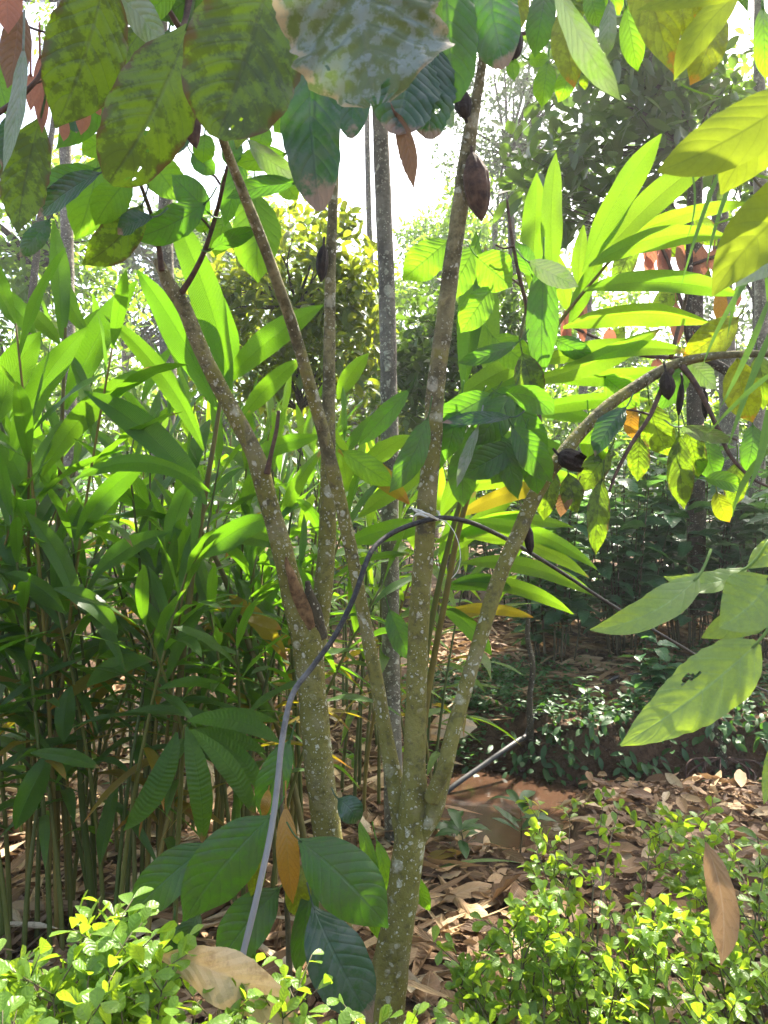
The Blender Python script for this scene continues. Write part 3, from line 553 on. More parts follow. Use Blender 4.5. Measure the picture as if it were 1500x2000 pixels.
# gaps shaped in the unseen crowns so sun lands on chosen spots
LIT = [(P(1250, 1050, 7.3), .45), (P(1450, 960, 7.3), .45), (P(1090, 1000, 7.3), .35), (P(1100, 1300, 6.6), .4), (P(1350, 1330, 6.4), .4),
       (P(565, 600, 7.2), 1.0), (P(890, 660, 8.4), .8), (P(1200, 300, 7.4), .6), (P(545, 1480, 1.7), .06), (P(530, 1620, 1.65), .05), (P(500, 1770, 1.6), .05), (P(1400, 1310, 1.0), .09), (P(1100, 1420, 5.9), .4), (P(1250, 1000, 6.4), .35), (P(1400, 950, 6.6), .4),
       (P(215, 90, 1.2), .05), (P(150, 140, 1.2), .04), (P(255, 235, 1.45), .05), (P(130, 225, 1.2), .03), (P(425, 20, .98), .05), (P(400, 70, .98), .035), (P(880, 60, 1.02), .05), (P(60, 400, 1.45), .06), (P(790, 215, 1.0), .03), (P(1130, 60, .85), .05), (P(1350, 900, 2.25), .10), (P(1170, 1010, 2.25), .08), (P(1440, 750, 2.25), .1), (P(1030, 1760, 2.9), .16), (P(1100, 1760, 2.4), .12), (P(930, 1260, 6.8), .3), (P(1250, 1330, 6.5), .5), (P(640, 1450, 4.8), .3), (P(885, 600, 2.0), .07), (P(845, 1150, 2.07), .04), (P(655, 1050, 2.5), .06), (P(470, 830, 2.3), .06), (P(1010, 1050, 2.17), .05), (P(1200, 790, 2.28), .06), (P(905, 400, 1.98), .06), 
       (P(180, 1920, 1.1), .36), (P(400, 1960, 1.1), .3), (P(600, 1960, 1.1), .2), (P(30, 1940, 1.1), .34), (P(1150, 1660, 2.2), .36), (P(1070, 1830, 1.85), .22), (P(1350, 1700, 2.0), .32), (P(1470, 1640, 2.2), .3), (P(1220, 1880, 1.75), .22), (P(1420, 1850, 1.75), .22),
       (P(1200, 480, 2.4), .42), (P(1130, 650, 2.4), .34), (P(1060, 420, 2.6), .26), (P(1270, 60, 1.25), .17), (P(1390, 90, 1.25), .10), (P(1450, 250, .74), .08), (P(1440, 480, .78), .1), (P(1420, 1170, 1.05), .08), (P(1300, 1160, 1.05), .05), (P(1050, 1060, 3.1), .42), (P(950, 940, 3.1), .35),
       (P(370, 580, 2.65), .28), (P(110, 520, 2.7), .2), (P(560, 700, 2.8), .27), (P(230, 660, 2.6), .16), (P(60, 800, 2.6), .17), (P(450, 1000, 2.6), .16), (P(250, 980, 2.6), .15), (P(120, 1150, 2.6), .12), (P(330, 850, 2.5), .14), (P(500, 1300, 3.2), .2), (P(300, 1500, 4.0), .3), (P(100, 1560, 3.8), .25), (P(680, 900, 3.4), .5), (P(860, 1750, 2.9), .07), (P(980, 1820, 2.6), .12), (P(480, 440, 2.2), .14), (P(170, 390, 1.95), .12), (P(440, 1400, 5.6), .4), (P(140, 80, 1.2), .05), (P(430, 50, 1.0), .045), (P(220, 150, 1.45), .05), (P(1010, 800, 2.0), .05), (P(545, 1450, 1.7), .035), (P(560, 1350, 1.74), .04), (P(490, 870, 2.3), .05),
       (P(700, 700, 6), .9), (P(300, 700, 4.6), .8), (P(1470, 1440, 5.6), .2), (P(800, 900, 5), .7), (P(120, 700, 4.5), .7), (P(1400, 700, 3), .3)]
def in_gap(p):
    k = np.zeros(len(p), bool)
    for q, r in LIT:
        vv = p - q; k |= np.linalg.norm(vv - (vv @ SD)[:, None] * SD, axis=1) < r
    return k
# crowns above the frame
def overhead(par, n, x0, x1, y0, y1, zlo, zhi, mat):
    p = np.column_stack([rng.uniform(x0, x1, n), rng.uniform(y0, y1, n), rng.uniform(zlo, zhi, n)])
    p[:, 2] = np.maximum(p[:, 2], CAMZ + .74 * p[:, 1] + .15)
    p = p[~in_gap(p)]; n = len(p)
    d = np.column_stack([rng.normal(0, .5, n), rng.normal(0, .5, n), -rng.uniform(.2, 1, n)])
    mbx = MB(); leaf_batch(mbx, p, d, np.column_stack([rng.normal(0, .5, n), rng.normal(0, .5, n), np.ones(n)]), rng.uniform(.2, .32, n), rng.uniform(.08, .12, n), 'cacao', 6, 5, .15)
    return mbx.build('foliage', mat, par)
overhead(treeB, 60, -.9, 1.2, 1.0, 3.2, 2.5, 4.0, M['cacao'])
overhead(treeA, 40, -1.6, .2, 1.6, 3.4, 2.9, 4.2, M['cacao'])

# ------------------------------------------------------------------ tree of young red leaves behind the leaning branch
treeD = thing('cacao_tree', 'slim cacao tree with drooping salmon red young leaves behind the long ginger leaves', 'tree', (P(1800, 1000, 3.4)[0], 3.4, 0))
stemobj('trunk', [(1800, 1640, 40, 3.4), (1720, 1200, 32, 3.4), (1580, 860, 26, 3.4), (1440, 740, 20, 3.4), (1352, 670, 17, 3.4), (1345, 560, 15, 3.4), (1352, 300, 12, 3.4)], M['barkd'], treeD, 12, .08, 33)
stemobj('twig', [(1340, 620, 8, 3.4), (1300, 500, 8, 3.4), (1260, 440, 6, 3.4)], M['twig'], treeD, 8); stemobj('twig', [(1335, 700, 8, 3.4), (1240, 690, 8, 3.4), (1120, 640, 5, 3.4)], M['twig'], treeD, 8); stemobj('twig', [(1345, 520, 8, 3.4), (1400, 500, 7, 3.4), (1460, 480, 5, 3.4)], M['twig'], treeD, 8)
for a in [(1272, 430, 1270, 530, 30), (1290, 425, 1302, 535, 26), (1262, 500, 1275, 545, 20), (1300, 480, 1290, 540, 26), (1328, 470, 1330, 535, 20), (1345, 480, 1352, 545, 24), (1372, 480, 1366, 548, 30), (1395, 485, 1392, 530, 26), (1140, 580, 1130, 635, 20), (1110, 595, 1104, 680, 22), (1132, 600, 1140, 672, 20), (1190, 640, 1192, 680, 26), (1320, 590, 1325, 672, 26), (1335, 590, 1342, 640, 16), (1345, 640, 1350, 680, 18), (1285, 700, 1280, 730, 22), (1105, 640, 1110, 672, 18), (1438, 560, 1440, 600, 16), (1405, 560, 1410, 640, 26)]:
    h(treeD, M['red'] if a[0] != 1405 else M['orange'], *a, 3.4, roll=random.uniform(-30, 30), nv=10, nu=5)
for a in [(1320, 500, 1390, 545, 40), (1330, 560, 1270, 610, 40), (1345, 500, 1290, 470, 36), (1350, 420, 1400, 480, 44), (1330, 680, 1400, 720, 44), (1240, 470, 1200, 560, 44), (1220, 640, 1170, 700, 40)]:
    h(treeD, M['olive'], *a, 3.45, roll=random.uniform(-30, 30), nv=10, nu=5)

# ------------------------------------------------------------------ broad-leaved plant at the right edge
bp = thing('broadleaf_plant', 'soft pale broad-leaved plant leaning in from the right edge close to the viewer', 'plant', (.86, 1.05, 0))
tube_obj('stem', [(.86, 1.05, -.02), (.74, 1.08, .5), (.62, 1.1, 1.05), (.585, 1.06, 1.45), (.6, .98, 1.8), (.64, .85, 2.15), (.66, .8, 2.4)], [.012, .011, .009, .008, .007, .006, .004], M['twigg'], bp, n=10)
h(bp, M['broad'], 1362, 1128, 1152, 1230, 64, 1.08, bend=-22, shape='round', out=.03, roll=15)
h(bp, M['broad'], 1508, 1128, 1404, 1226, 120, 1.03, bend=-10, shape='round', roll=10)
h(bp, M['broad'], 1458, 1110, 1296, 1126, 44, 1.1, bend=-22, shape='round', roll=30)
h(bp, M['broad'], 1505, 1200, 1370, 1246, 62, 1.12, bend=6, shape='round')
h(bp, M['broad'], 1480, 1255, 1212, 1456, 118, 1.0, bend=-10, shape='round', rip=.05, rag=.06, holes=((.45, .40, .04), (.55, .45, .05), (-.5, .62, .012)), nv=50, nu=25)
h(bp, M['broad'], 1530, 1060, 1460, 1110, 50, 1.1, shape='round', roll=20); h(bp, M['broad'], 1530, 1440, 1492, 1570, 40, 1.0, shape='round')
for rows in ([(1590, 1240, 7, 1.1), (1530, 1180, 7, 1.08), (1500, 1130, 6, 1.03)], [(1600, 1290, 7, 1.1), (1540, 1255, 7, 1.05), (1488, 1248, 6, 1.0)], [(1480, 1170, 6, 1.1), (1470, 1130, 5, 1.1), (1455, 1110, 5, 1.1)], [(1500, 1260, 5, 1.14), (1480, 1170, 5, 1.12), (1472, 1150, 5, 1.1)]):
    stemobj('leaf_stalk', rows, M['twigg'], bp, 7, 0)
h(bp, M['soft'], 1600, 150, 1285, 335, 130, .72, bend=-16, roll=15, shape='card', nv=30); h(bp, M['soft'], 1560, 190, 1408, 380, 124, .78, bend=14, shape='round'); h(bp, M['soft'], 1590, 370, 1392, 578, 130, .74, bend=18, shape='round')
h(bp, M['pale'], 1540, 470, 1438, 560, 60, .85, roll=20, shape='round')

# long grass blades hanging at the right
gr = thing('grass_clump', 'long narrow bluish grass blades arching down at the right edge', 'grass', (1.0, 1.35, 0))
tube_obj('stem', [(1.0, 1.35, 0), (.95, 1.36, 1.0), (.78, 1.38, 1.9), (.66, 1.4, 2.15)], [.006, .005, .004, .002], M['twigg'], gr, n=7)
for a in [(1490, 420, 1420, 660, 16), (1480, 520, 1370, 720, 14), (1420, 300, 1330, 560, 12), (1500, 590, 1405, 800, 18), (1510, 640, 1420, 880, 18), (1440, 330, 1380, 520, 12), (1520, 720, 1380, 850, 14), (1500, 800, 1460, 960, 22), (1500, 480, 1500, 600, 20), (1350, 330, 1340, 470, 6), (1460, 420, 1390, 440, 8), (1330, 165, 1420, 190, 5), (1510, 350, 1370, 310, 10), (1500, 880, 1430, 1010, 18)]:
    h(gr, M['blade'], *a[:4], a[4] * .72, 1.38 + random.uniform(-.1, .1), shape='blade', bend=random.uniform(-14, 14), roll=random.uniform(-30, 30), pet=0, name='blade', nv=14, nu=5)

# ------------------------------------------------------------------ cardamom
def shoot(par, bx, by, H, lean, az, nl, mat, leafparts=True, L0=.42, phi=None, t0=.34, stemmat=None, ymat=None, lw=.14, nvl=11, nul=7, rmat=None):
    """stem arching from the ground, two ranks of leaves"""
    z0 = float(ground_z(bx, by))
    d = np.array([math.cos(az), math.sin(az), 0])
    ts = np.linspace(0, 1, 9)
    pts = np.array([bx, by, z0 - .02]) + d * (lean * (ts ** 1.7))[:, None] + UP * (H * (ts - .06 * lean * ts ** 2))[:, None]
    mbs = MB(); tube(mbs, pts, np.interp(ts, [0, .3, 1], [.0095, .0078, .0035]), 8, 22)
    st = mbs.build('stem', stemmat or M['stem'], par)
    if phi is None: phi = rng.uniform(0, 6.28)
    ps = np.array([math.cos(phi), math.sin(phi), 0])
    fol = MB(); made = []
    tg = nrm(np.gradient(pts, axis=0))
    for i in range(nl):
        t = t0 + (1 - t0) * (i / (nl - 1)) ** .9 + rng.uniform(-.015, .015); t = min(t, 1.)
        p = np.array([np.interp(t, ts, pts[:, k]) for k in range(3)]); tt = nrm(np.array([np.interp(t, ts, tg[:, k]) for k in range(3)]))
        sd = ps * (1 if i % 2 else -1) + np.array([*rng.normal(0, .22, 2), 0]); sd = nrm(sd - tt * np.dot(sd, tt))
        ang = np.interp(i / (nl - 1), [0, .6, 1], [1.15, .8, .18]) * rng.uniform(.8, 1.2)
        dd = tt * math.cos(ang) + sd * math.sin(ang)
        ln = L0 * rng.uniform(.78, 1.12) * np.interp(i / (nl - 1), [0, .25, .75, 1], [.75, 1, 1, .8]); 
        s = np.linspace(0, 1, nvl + 1)
        dr = np.interp(i / (nl - 1), [0, 1], [.62, .12]) * rng.uniform(.5, 1.4)
        sp = p + ln * (dd * s[:, None] + sd * (.12 * s ** 2)[:, None] - UP * (dr * s ** 2.2)[:, None])
        nn = nrm(UP * .9 - dd * np.dot(UP * .9, dd) - sd * .25 + rng.normal(0, .22, 3))
        mt = mat
        if ymat is not None and i < 3 and rng.random() < .35: mt = ymat
        mbl = MB() if (leafparts or mt is not mat) else fol
        leaf_from_spine(mbl, sp[None], nn[None], np.array([ln * lw * rng.uniform(.9, 1.15)]), 'card', nul, rng.uniform(.1, .45), .07, None, .0, None, 2.6)
        if leafparts or mt is not mat: mbl.build('leaf', mt, st)
    if fol.n: fol.build('foliage', mat, st)
def clump(label, px, Y, n, H, mat=None, leafparts=True, spread=.16, lean=(.12, .5), L0=.42, nl=11, group='cardamom clumps', azr=(0, 6.28), t0=.34, ymat='cardy', name='cardamom_plant', **kw):
    x = (px - 750) / F * Y
    c = thing(name, label, 'plant', (x, Y, float(ground_z(x, Y))), group)
    for i in range(n):
        a = rng.uniform(0, 6.28); r = spread * math.sqrt(rng.random())
        shoot(c, x + r * math.cos(a), Y + r * math.sin(a), H * rng.uniform(.8, 1.08), rng.uniform(*lean), rng.uniform(*azr), nl if leafparts else nl, mat or M['card'], leafparts, L0, t0=t0 + rng.uniform(-.04, .1),
              ymat=M[ymat] if ymat else None, stemmat=M['stemr'] if rng.random() < .25 else M['stem'], **kw)
    return c
# near left, with the leaves that stand out in the photograph
cl1 = clump('cardamom clump at the left edge with upright stems and one leaf standing straight up', 60, 2.75, 7, 2.05)
cl2 = clump('cardamom clump left of the forked trunk with broad arching leaves and a reddish leaning stem', 330, 2.75, 6, 1.95, lean=(.1, .35))
def stems(c, rows, mat='stem', name='stem'):
    rows = [(a, b_, w_ * .6, d) for a, b_, w_, d in rows]
    return stemobj(name, rows, M[mat], c, 9, .04)
stems(cl1, [(185, 1790, 24, 2.7), (160, 1560, 22, 2.68), (150, 1350, 21, 2.66), (105, 1150, 20, 2.62), (60, 1000, 17, 2.6), (20, 880, 12, 2.58), (-10, 800, 9, 2.58)])
stems(cl1, [(110, 1740, 22, 2.8), (112, 1400, 20, 2.8), (116, 1000, 17, 2.8), (122, 800, 13, 2.8), (128, 640, 9, 2.8)], 'stemr')
stems(cl2, [(322, 1750, 24, 2.6), (345, 1400, 22, 2.6), (372, 1150, 21, 2.6), (395, 1000, 19, 2.6), (420, 850, 15, 2.6), (434, 760, 11, 2.6)], 'stemr')
stems(cl2, [(610, 1720, 22, 2.85), (560, 1480, 21, 2.9), (490, 1270, 20, 2.95), (430, 1110, 18, 3.0), (360, 980, 14, 3.05), (305, 890, 9, 3.1)], 'stemr')
for c_, a in [(cl1, (120, 662, 104, 430, 42, 2.8, 3)), (cl1, (172, 650, 118, 535, 40, 2.85, -8)), (cl1, (128, 800, 268, 548, 62, 2.7, -14)), (cl1, (18, 900, 172, 638, 58, 2.5, -22)), (cl1, (82, 930, 296, 716, 54, 2.55, -26)), (cl1, (-5, 830, 80, 648, 74, 2.5, -14)), (cl1, (68, 652, -30, 552, 50, 2.7, 8)), (cl1, (118, 674, 22, 588, 38, 2.8, 8)), (cl1, (60, 990, -20, 830, 50, 2.55, 10)),
              (cl2, (424, 800, 268, 528, 66, 2.6, 10)), (cl2, (452, 770, 328, 400, 72, 2.62, 16)), (cl2, (402, 985, 164, 764, 66, 2.45, 24)), (cl2, (398, 880, 204, 616, 46, 2.6, 22)), (cl2, (436, 752, 632, 596, 60, 2.65, -12)), (cl2, (445, 740, 418, 560, 60, 2.7, 8)), (cl2, (410, 960, 150, 935, 40, 2.4, 44)), (cl2, (380, 1060, 560, 1075, 40, 2.5, -20)), (cl2, (150, 660, 240, 600, 40, 2.9, -6)), (cl2, (380, 930, 330, 1080, 46, 2.55, 8)),
              (cl2, (395, 1090, 530, 1010, 60, 2.45, -12)), (cl1, (180, 1130, 330, 1040, 44, 2.5, -14)), (cl1, (150, 1050, 290, 900, 50, 2.5, -16)), (cl1, (130, 1200, 10, 1120, 46, 2.45, 14)), (cl1, (170, 1340, 300, 1290, 44, 2.45, -16)), (cl2, (480, 900, 630, 850, 40, 2.75, -8)), (cl2, (470, 820, 590, 700, 44, 2.8, -8)),
              (cl1, (100, 1470, 30, 1620, 56, 2.4, 4)), (cl1, (105, 1150, 230, 1240, 44, 2.3, -20)), (cl1, (60, 1470, 195, 1500, 34, 2.35, -8)), (cl1, (140, 1340, 125, 1450, 44, 2.5, 6)), (cl2, (430, 1200, 432, 1380, 46, 2.9, 4)), (cl1, (50, 1000, 150, 1190, 44, 2.4, -16)), (cl1, (230, 1530, 195, 1690, 32, 2.5, 4))]:
    h(c_, M['card'], *a[:6], bend=a[6], shape='card', fold=.3, rip=.075, rag=0, pet=0, roll=random.uniform(-30, 30), nv=20, nu=9, ripf=2.)
# the drooping fan of pleated leaves in front
cf = thing('cardamom_plant', 'single cardamom shoot with a drooping fan of dark pleated leaves', 'plant', P(350, 1860, 2.55), None)
stems(cf, [(340, 1880, 18, 2.55), (345, 1700, 17, 2.5), (352, 1560, 16, 2.45), (358, 1450, 14, 2.4), (362, 1415, 10, 2.38)])
for a in [(345, 1430, 242, 1622, 54, 2.3, -16), (364, 1420, 396, 1650, 52, 2.25, -10), (372, 1425, 500, 1596, 44, 2.25, -16), (378, 1425, 520, 1560, 42, 2.32, -22), (366, 1408, 548, 1452, 42, 2.25, -22), (380, 1405, 545, 1412, 28, 2.4, -14), (360, 1440, 310, 1490, 40, 2.4, -6), (372, 1430, 520, 1470, 36, 2.45, -10)]:
    h(cf, M['card'], *a[:6], bend=a[6], shape='card', fold=.12, rip=.03, rag=0, pet=0, out=.05, roll=random.uniform(-12, 12), nv=170, nu=13, pleats=(24, 11, .024))
# the rest of the left thicket
clump('cardamom clump between the reddish leaning stem and the forked trunk', 520, 3.2, 6, 1.75, L0=.4)
clump('cardamom clump behind the upright leaf at the far left', 190, 3.3, 7, 2.0, L0=.42)
clump('low dark cardamom clump at the lower left corner of the thicket', -40, 2.55, 5, 1.5, L0=.4, t0=.3)
clump('thin cardamom clump with many bare yellowish stems behind the drooping fan', 430, 3.0, 7, 1.5, L0=.36, nl=8, t0=.5)
clump('cardamom clump seen between the forked trunk and the slanting stem', 690, 3.9, 6, 1.7, mat=M['cardw'])
clump('leafy low cardamom clump with dark drooping leaves left of the fan-leafed shoot', 170, 2.75, 6, 1.35, L0=.4, t0=.38, nl=9)
clump('low cardamom clump with dark drooping leaves against the forked trunk', 500, 2.9, 5, 1.3, L0=.38, t0=.45, nl=8)
clump('cardamom clump of middling height behind the fan-leafed shoot', 320, 3.4, 7, 1.6, L0=.42, t0=.4, nl=10)
clump('cardamom clump of middling height at the far left behind the standing leaf', 20, 3.4, 7, 1.65, L0=.42, t0=.38, nl=10)
clump('short cardamom clump with many small dark leaves below the standing leaf', 90, 2.65, 5, 1.45, L0=.33, t0=.3, nl=13)
clump('short cardamom clump with many small dark leaves before the reddish leaning stem', 270, 2.6, 5, 1.4, L0=.33, t0=.34, nl=12)
clump('short cardamom clump with small leaves touching the forked trunk', 480, 2.75, 5, 1.5, L0=.33, t0=.42, nl=12)
clump('short dark cardamom clump half cut off by the left edge', -90, 2.8, 5, 1.6, L0=.36, t0=.3, nl=12)
BK = 'cardamom plant in the sunlit rows behind the left thicket'
for px, Y, H in ((80, 4.4, 2.3), (300, 4.6, 2.2), (480, 4.4, 2.0), (600, 5.0, 1.9), (180, 5.4, 2.4), (400, 5.8, 2.2), (-60, 3.8, 2.3)):
    clump(BK, px, Y, 6, H, mat=M['cardw'] if rng.random() < .4 else M['card'], leafparts=False, group='sunlit rows of cardamom behind', nvl=7, nul=5, spread=.3)
MID = 'light green cardamom plant in the gap behind the central stems'
for px, Y, H in ((700, 5.6, 1.9), (800, 6.0, 1.8), (760, 4.9, 1.6)):
    clump(MID, px, Y, 5, H, mat=M['cardw'], leafparts=False, group='cardamom in the central gap', nvl=7, nul=5, spread=.3)
# right cardamom: long glowing leaves
cr = thing('cardamom_plant', 'tall cardamom plant with long glowing leaves sweeping to the right above the leaning branch', 'plant', (P(800, 1000, 3.0)[0], 3.0, 0))
stems(cr, [(800, 1745, 24, 3.0), (830, 1400, 22, 2.95), (868, 1180, 20, 2.85), (905, 1000, 18, 2.75), (960, 850, 16, 2.65), (1030, 725, 14, 2.55), (1100, 620, 12, 2.5), (1170, 535, 10, 2.45), (1240, 450, 7, 2.42)], 'stemr')
stems(cr, [(790, 1745, 22, 3.05), (830, 1300, 20, 2.95), (880, 1050, 18, 2.85), (940, 860, 15, 2.75), (1000, 720, 12, 2.7), (1032, 580, 9, 2.65)])
for a in [(1036, 570, 1048, 338, 60, 2.6, 2), (1080, 540, 1086, 298, 50, 2.55, -6), (1138, 532, 1292, 262, 64, 2.4, -12), (1158, 528, 1436, 280, 62, 2.4, -22), (1200, 475, 1466, 396, 38, 2.45, -14), (1150, 520, 1424, 462, 50, 2.35, -26), (1140, 568, 1446, 578, 52, 2.35, -22), (1100, 640, 1392, 634, 52, 2.3, -24), (1030, 715, 1352, 688, 46, 2.3, -20), (1040, 745, 1290, 642, 50, 2.3, 12), (1030, 730, 1340, 716, 40, 2.4, 14),
          (905, 760, 930, 452, 58, 2.7, 4), (962, 760, 948, 482, 58, 2.7, -4), (1050, 700, 885, 790, 50, 2.5, 12), (900, 820, 1056, 700, 54, 2.6, -12), (1000, 815, 1274, 782, 36, 2.45, -14), (900, 870, 1060, 770, 50, 2.6, -8), (1110, 610, 1070, 480, 44, 2.6, 4), (1180, 500, 1110, 640, 40, 2.5, 6), (940, 860, 1130, 900, 40, 2.6, -16), (960, 800, 1180, 830, 40, 2.65, -16), (1140, 440, 1130, 560, 36, 2.55, 3)]:
    h(cr, M['cardw'] if a[0] > 1000 else M['card'], *a[:6], bend=a[6], shape='card', fold=.25, rip=.08, rag=0, pet=0, roll=random.uniform(-25, 25), nv=22, nu=9, ripf=2.)
cr2 = clump('yellowing cardamom clump with leaves drooping toward the stream bank', 830, 3.5, 3, 1.35, mat=M['cardw'], L0=.4, nl=9)
for mt, a in [('cardy', (890, 1010, 1106, 944, 40, 3.0, -14)), ('cardw', (900, 960, 1100, 925, 40, 3.1, -10)), ('cardw', (900, 1020, 1166, 1112, 38, 3.0, -26)), ('cardw', (910, 1050, 1150, 1128, 36, 3.0, -24)), ('cardw', (900, 1100, 1166, 1166, 40, 3.0, -24)), ('cardy', (870, 1190, 1042, 1206, 26, 3.1, -10)), ('cardy', (880, 1210, 1000, 1185, 20, 3.15, -5)), ('cardw', (880, 1080, 1000, 980, 44, 3.2, -8)), ('card', (860, 1180, 960, 1280, 40, 3.1, -10)), ('cardw', (880, 1060, 1040, 1000, 44, 3.1, -8)), ('card', (870, 1150, 1000, 1150, 40, 3.1, -14)),
          ('cardw', (860, 1010, 960, 860, 46, 3.2, -8)), ('cardw', (900, 900, 1160, 905, 40, 3.0, -24)), ('cardw', (910, 940, 1180, 960, 34, 3.0, -24)), ('card', (860, 1100, 930, 960, 44, 3.2, -6)), ('cardw', (850, 1060, 1120, 1030, 40, 3.1, -26)), ('cardw', (880, 1140, 1120, 1200, 36, 3.1, -24))]:
    h(cr2, M[mt], *a[:6], bend=a[6], shape='card', fold=.25, rip=.075, rag=0, pet=0, roll=random.uniform(-25, 25), nv=16, nu=7, ripf=2.)
for mt, a in [('cardy', (660, 880, 800, 985, 50, 2.75, -10)), ('cardw', (700, 1010, 860, 900, 46, 2.9, -6)), ('cardw', (680, 960, 640, 820, 46, 3.0, 6)), ('cardw', (690, 930, 800, 850, 44, 3.1, -6)), ('card', (680, 1060, 840, 1030, 50, 2.9, -10)), ('cardy', (440, 1160, 560, 1290, 40, 2.8, -14)), ('cardy', (510, 1000, 440, 1090, 22, 2.9, 6)), ('cardy', (480, 1210, 550, 1230, 26, 2.7, -6)), ('cardw', (660, 780, 720, 690, 40, 3.2, -6))]:
    h(cl2, M[mt], *a[:6], bend=a[6], shape='card', fold=.25, rip=.075, rag=0, pet=0, roll=random.uniform(-25, 25), nv=16, nu=7)

# ------------------------------------------------------------------ cacao sapling at the foot of the trunks
sp_ = thing('cacao_sapling', 'young cacao sapling with large dark drooping leaves at the foot of the two trunks', 'plant', (P(565, 1950, 2.0)[0], 2.0, 0))
stemobj('stem', [(568, 2115, 14, 2.0), (565, 1900, 12, 2.0), (562, 1800, 11, 2.0), (556, 1660, 9, 1.98), (550, 1560, 7, 1.97), (548, 1450, 5, 1.97)], M['twigg'], sp_, 8, .05)
for mt, a in [('cacao', (530, 1594, 358, 1800, 116, 1.8, 10)), ('cacao', (412, 1648, 250, 1792, 84, 1.88, 6)), ('cacao', (584, 1640, 758, 1812, 122, 1.78, -8)), ('bluegreen', (612, 1770, 728, 1998, 118, 1.85, 6)), ('cacao', (545, 1735, 420, 1892, 92, 1.95, 6)), ('orange', (558, 1572, 572, 1765, 44, 1.85, 3)), ('yellow', (512, 1630, 498, 1764, 36, 1.95, 3)), ('cacao', (566, 1446, 512, 1600, 62, 2.05, 4)), ('cacao', (615, 1715, 580, 1905, 46, 1.95, 3)), ('orange', (525, 1540, 512, 1600, 20, 2.0, 0)), ('yellow', (590, 1690, 580, 1790, 50, 1.95, 3)), ('cacao', (480, 1820, 470, 1900, 50, 2.05, 0)), ('bluegreen', (660, 1560, 700, 1610, 50, 2.1, -6)),
              ('lime', (700, 1600, 735, 1780, 30, 2.3, -6)), ('lime', (735, 1640, 760, 1760, 30, 2.3, -4)), ('lime', (690, 1700, 742, 1840, 36, 2.25, -6)), ('lime', (800, 1700, 840, 1780, 30, 2.3, 0)), ('cacao', (390, 1780, 350, 1850, 40, 2.1, 0)), ('cacao', (340, 1800, 330, 1870, 40, 2.1, 0))]:
    h(sp_, M[mt], *a[:6], bend=a[6], out=.04, roll=random.uniform(-14, 14), fold=.14, rag=.02, nv=28, nu=13)

# ------------------------------------------------------------------ hoses and twine
hp = [(430, 2320, 1.45), (452, 2000, 1.52), (470, 1885, 1.56), (500, 1760, 1.6), (528, 1630, 1.65), (541, 1540, 1.68), (552, 1440, 1.71), (572, 1355, 1.75), (612, 1300, 1.78), (655, 1240, 1.82), (692, 1165, 1.86), (718, 1092, 1.9), (740, 1060, 1.94), (785, 1032, 1.98), (855, 1012, 2.0), (910, 1018, 2.1), (960, 1038, 2.25), (1020, 1070, 2.45), (1100, 1120, 2.75), (1200, 1185, 3.1), (1330, 1262, 3.6), (1450, 1330, 4.3), (1560, 1360, 5.2), (1700, 1330, 6.6)]
def sunlit_scuffed_hose():
    m, t = mat_new('black hose scuffed and sunlit pale towards its low end'); b = NB(t); u, v = b.uv(); oc = b.obj(); ns = b.noise(oc, 24., 4., .7)
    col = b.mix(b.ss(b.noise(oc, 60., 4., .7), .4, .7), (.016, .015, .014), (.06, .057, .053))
    col = b.mix(b.m('MULTIPLY', b.ss(b.m('ADD', v, b.m('MULTIPLY', b.m('SUBTRACT', ns, .5), .25)), .40, .18), .8), col, (.25, .24, .225))  # pale low end: real scuffs plus sunlight painted into the colour
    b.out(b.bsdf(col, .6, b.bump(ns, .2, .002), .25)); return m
tag(tube_obj('hose', [P(*a) for a in hp], [.0068] * len(hp), sunlit_scuffed_hose(), n=12, m=160), 'black water hose arching over the trunks and down to the leaf litter on the left', 'hose')
hp = [(860, 1560, 5.2), (885, 1536, 5.25), (940, 1497, 5.4), (1000, 1455, 5.6), (1060, 1415, 5.9), (1110, 1385, 6.1), (1200, 1352, 6.6), (1350, 1335, 6.9), (1460, 1338, 6.9), (1560, 1355, 6.6)]
hq = crom([P(*a) for a in hp], 40); hq[6:, 2] = np.maximum(hq[6:, 2], ground_z(hq[6:, 0], hq[6:, 1]) + .03)
tag(tube_obj('hose', hq, [.019] * len(hq), M['hoseg'], n=12, m=120), 'grey hose lying up the far stream bank out of the muddy water', 'hose')
tw = thing('twine', 'pale plastic twine tying the black hose to the trunk with a loose hanging loop', 'twine', P(850, 1010, 2.0))
ring = []
for q in np.linspace(0, 2 * math.pi, 14):
    c0 = P(833, 1010, 2.06); rr_ = 23 / F * 2.06 + .003; ring.append(c0 + np.array([rr_ * math.cos(q), rr_ * math.sin(q) * 1.0, .012 * math.sin(q * 2) + .006 * math.cos(q)]))
tube_obj('knot_band', ring, .0035, M['string'], tw, n=6, m=60)
tube_obj('loop', [P(x, y, d) for x, y, d in ((853, 1014, 2.0), (872, 1020, 1.99), (890, 1045, 1.99), (899, 1080, 1.99), (895, 1112, 2.0), (882, 1130, 2.01))], .0011, M['string'], tw, n=5, m=30)
tube_obj('loose_end', [P(x, y, d) for x, y, d in ((856, 1014, 1.99), (840, 1008, 1.98), (822, 998, 1.98), (806, 994, 1.99))], .0028, M['string'], tw, n=5, m=16)
tube_obj('loose_end', [P(x, y, d) for x, y, d in ((856, 1016, 1.99), (838, 1004, 1.975), (815, 1000, 1.98), (802, 990, 1.99))], .002, M['string'], tw, n=5, m=16)

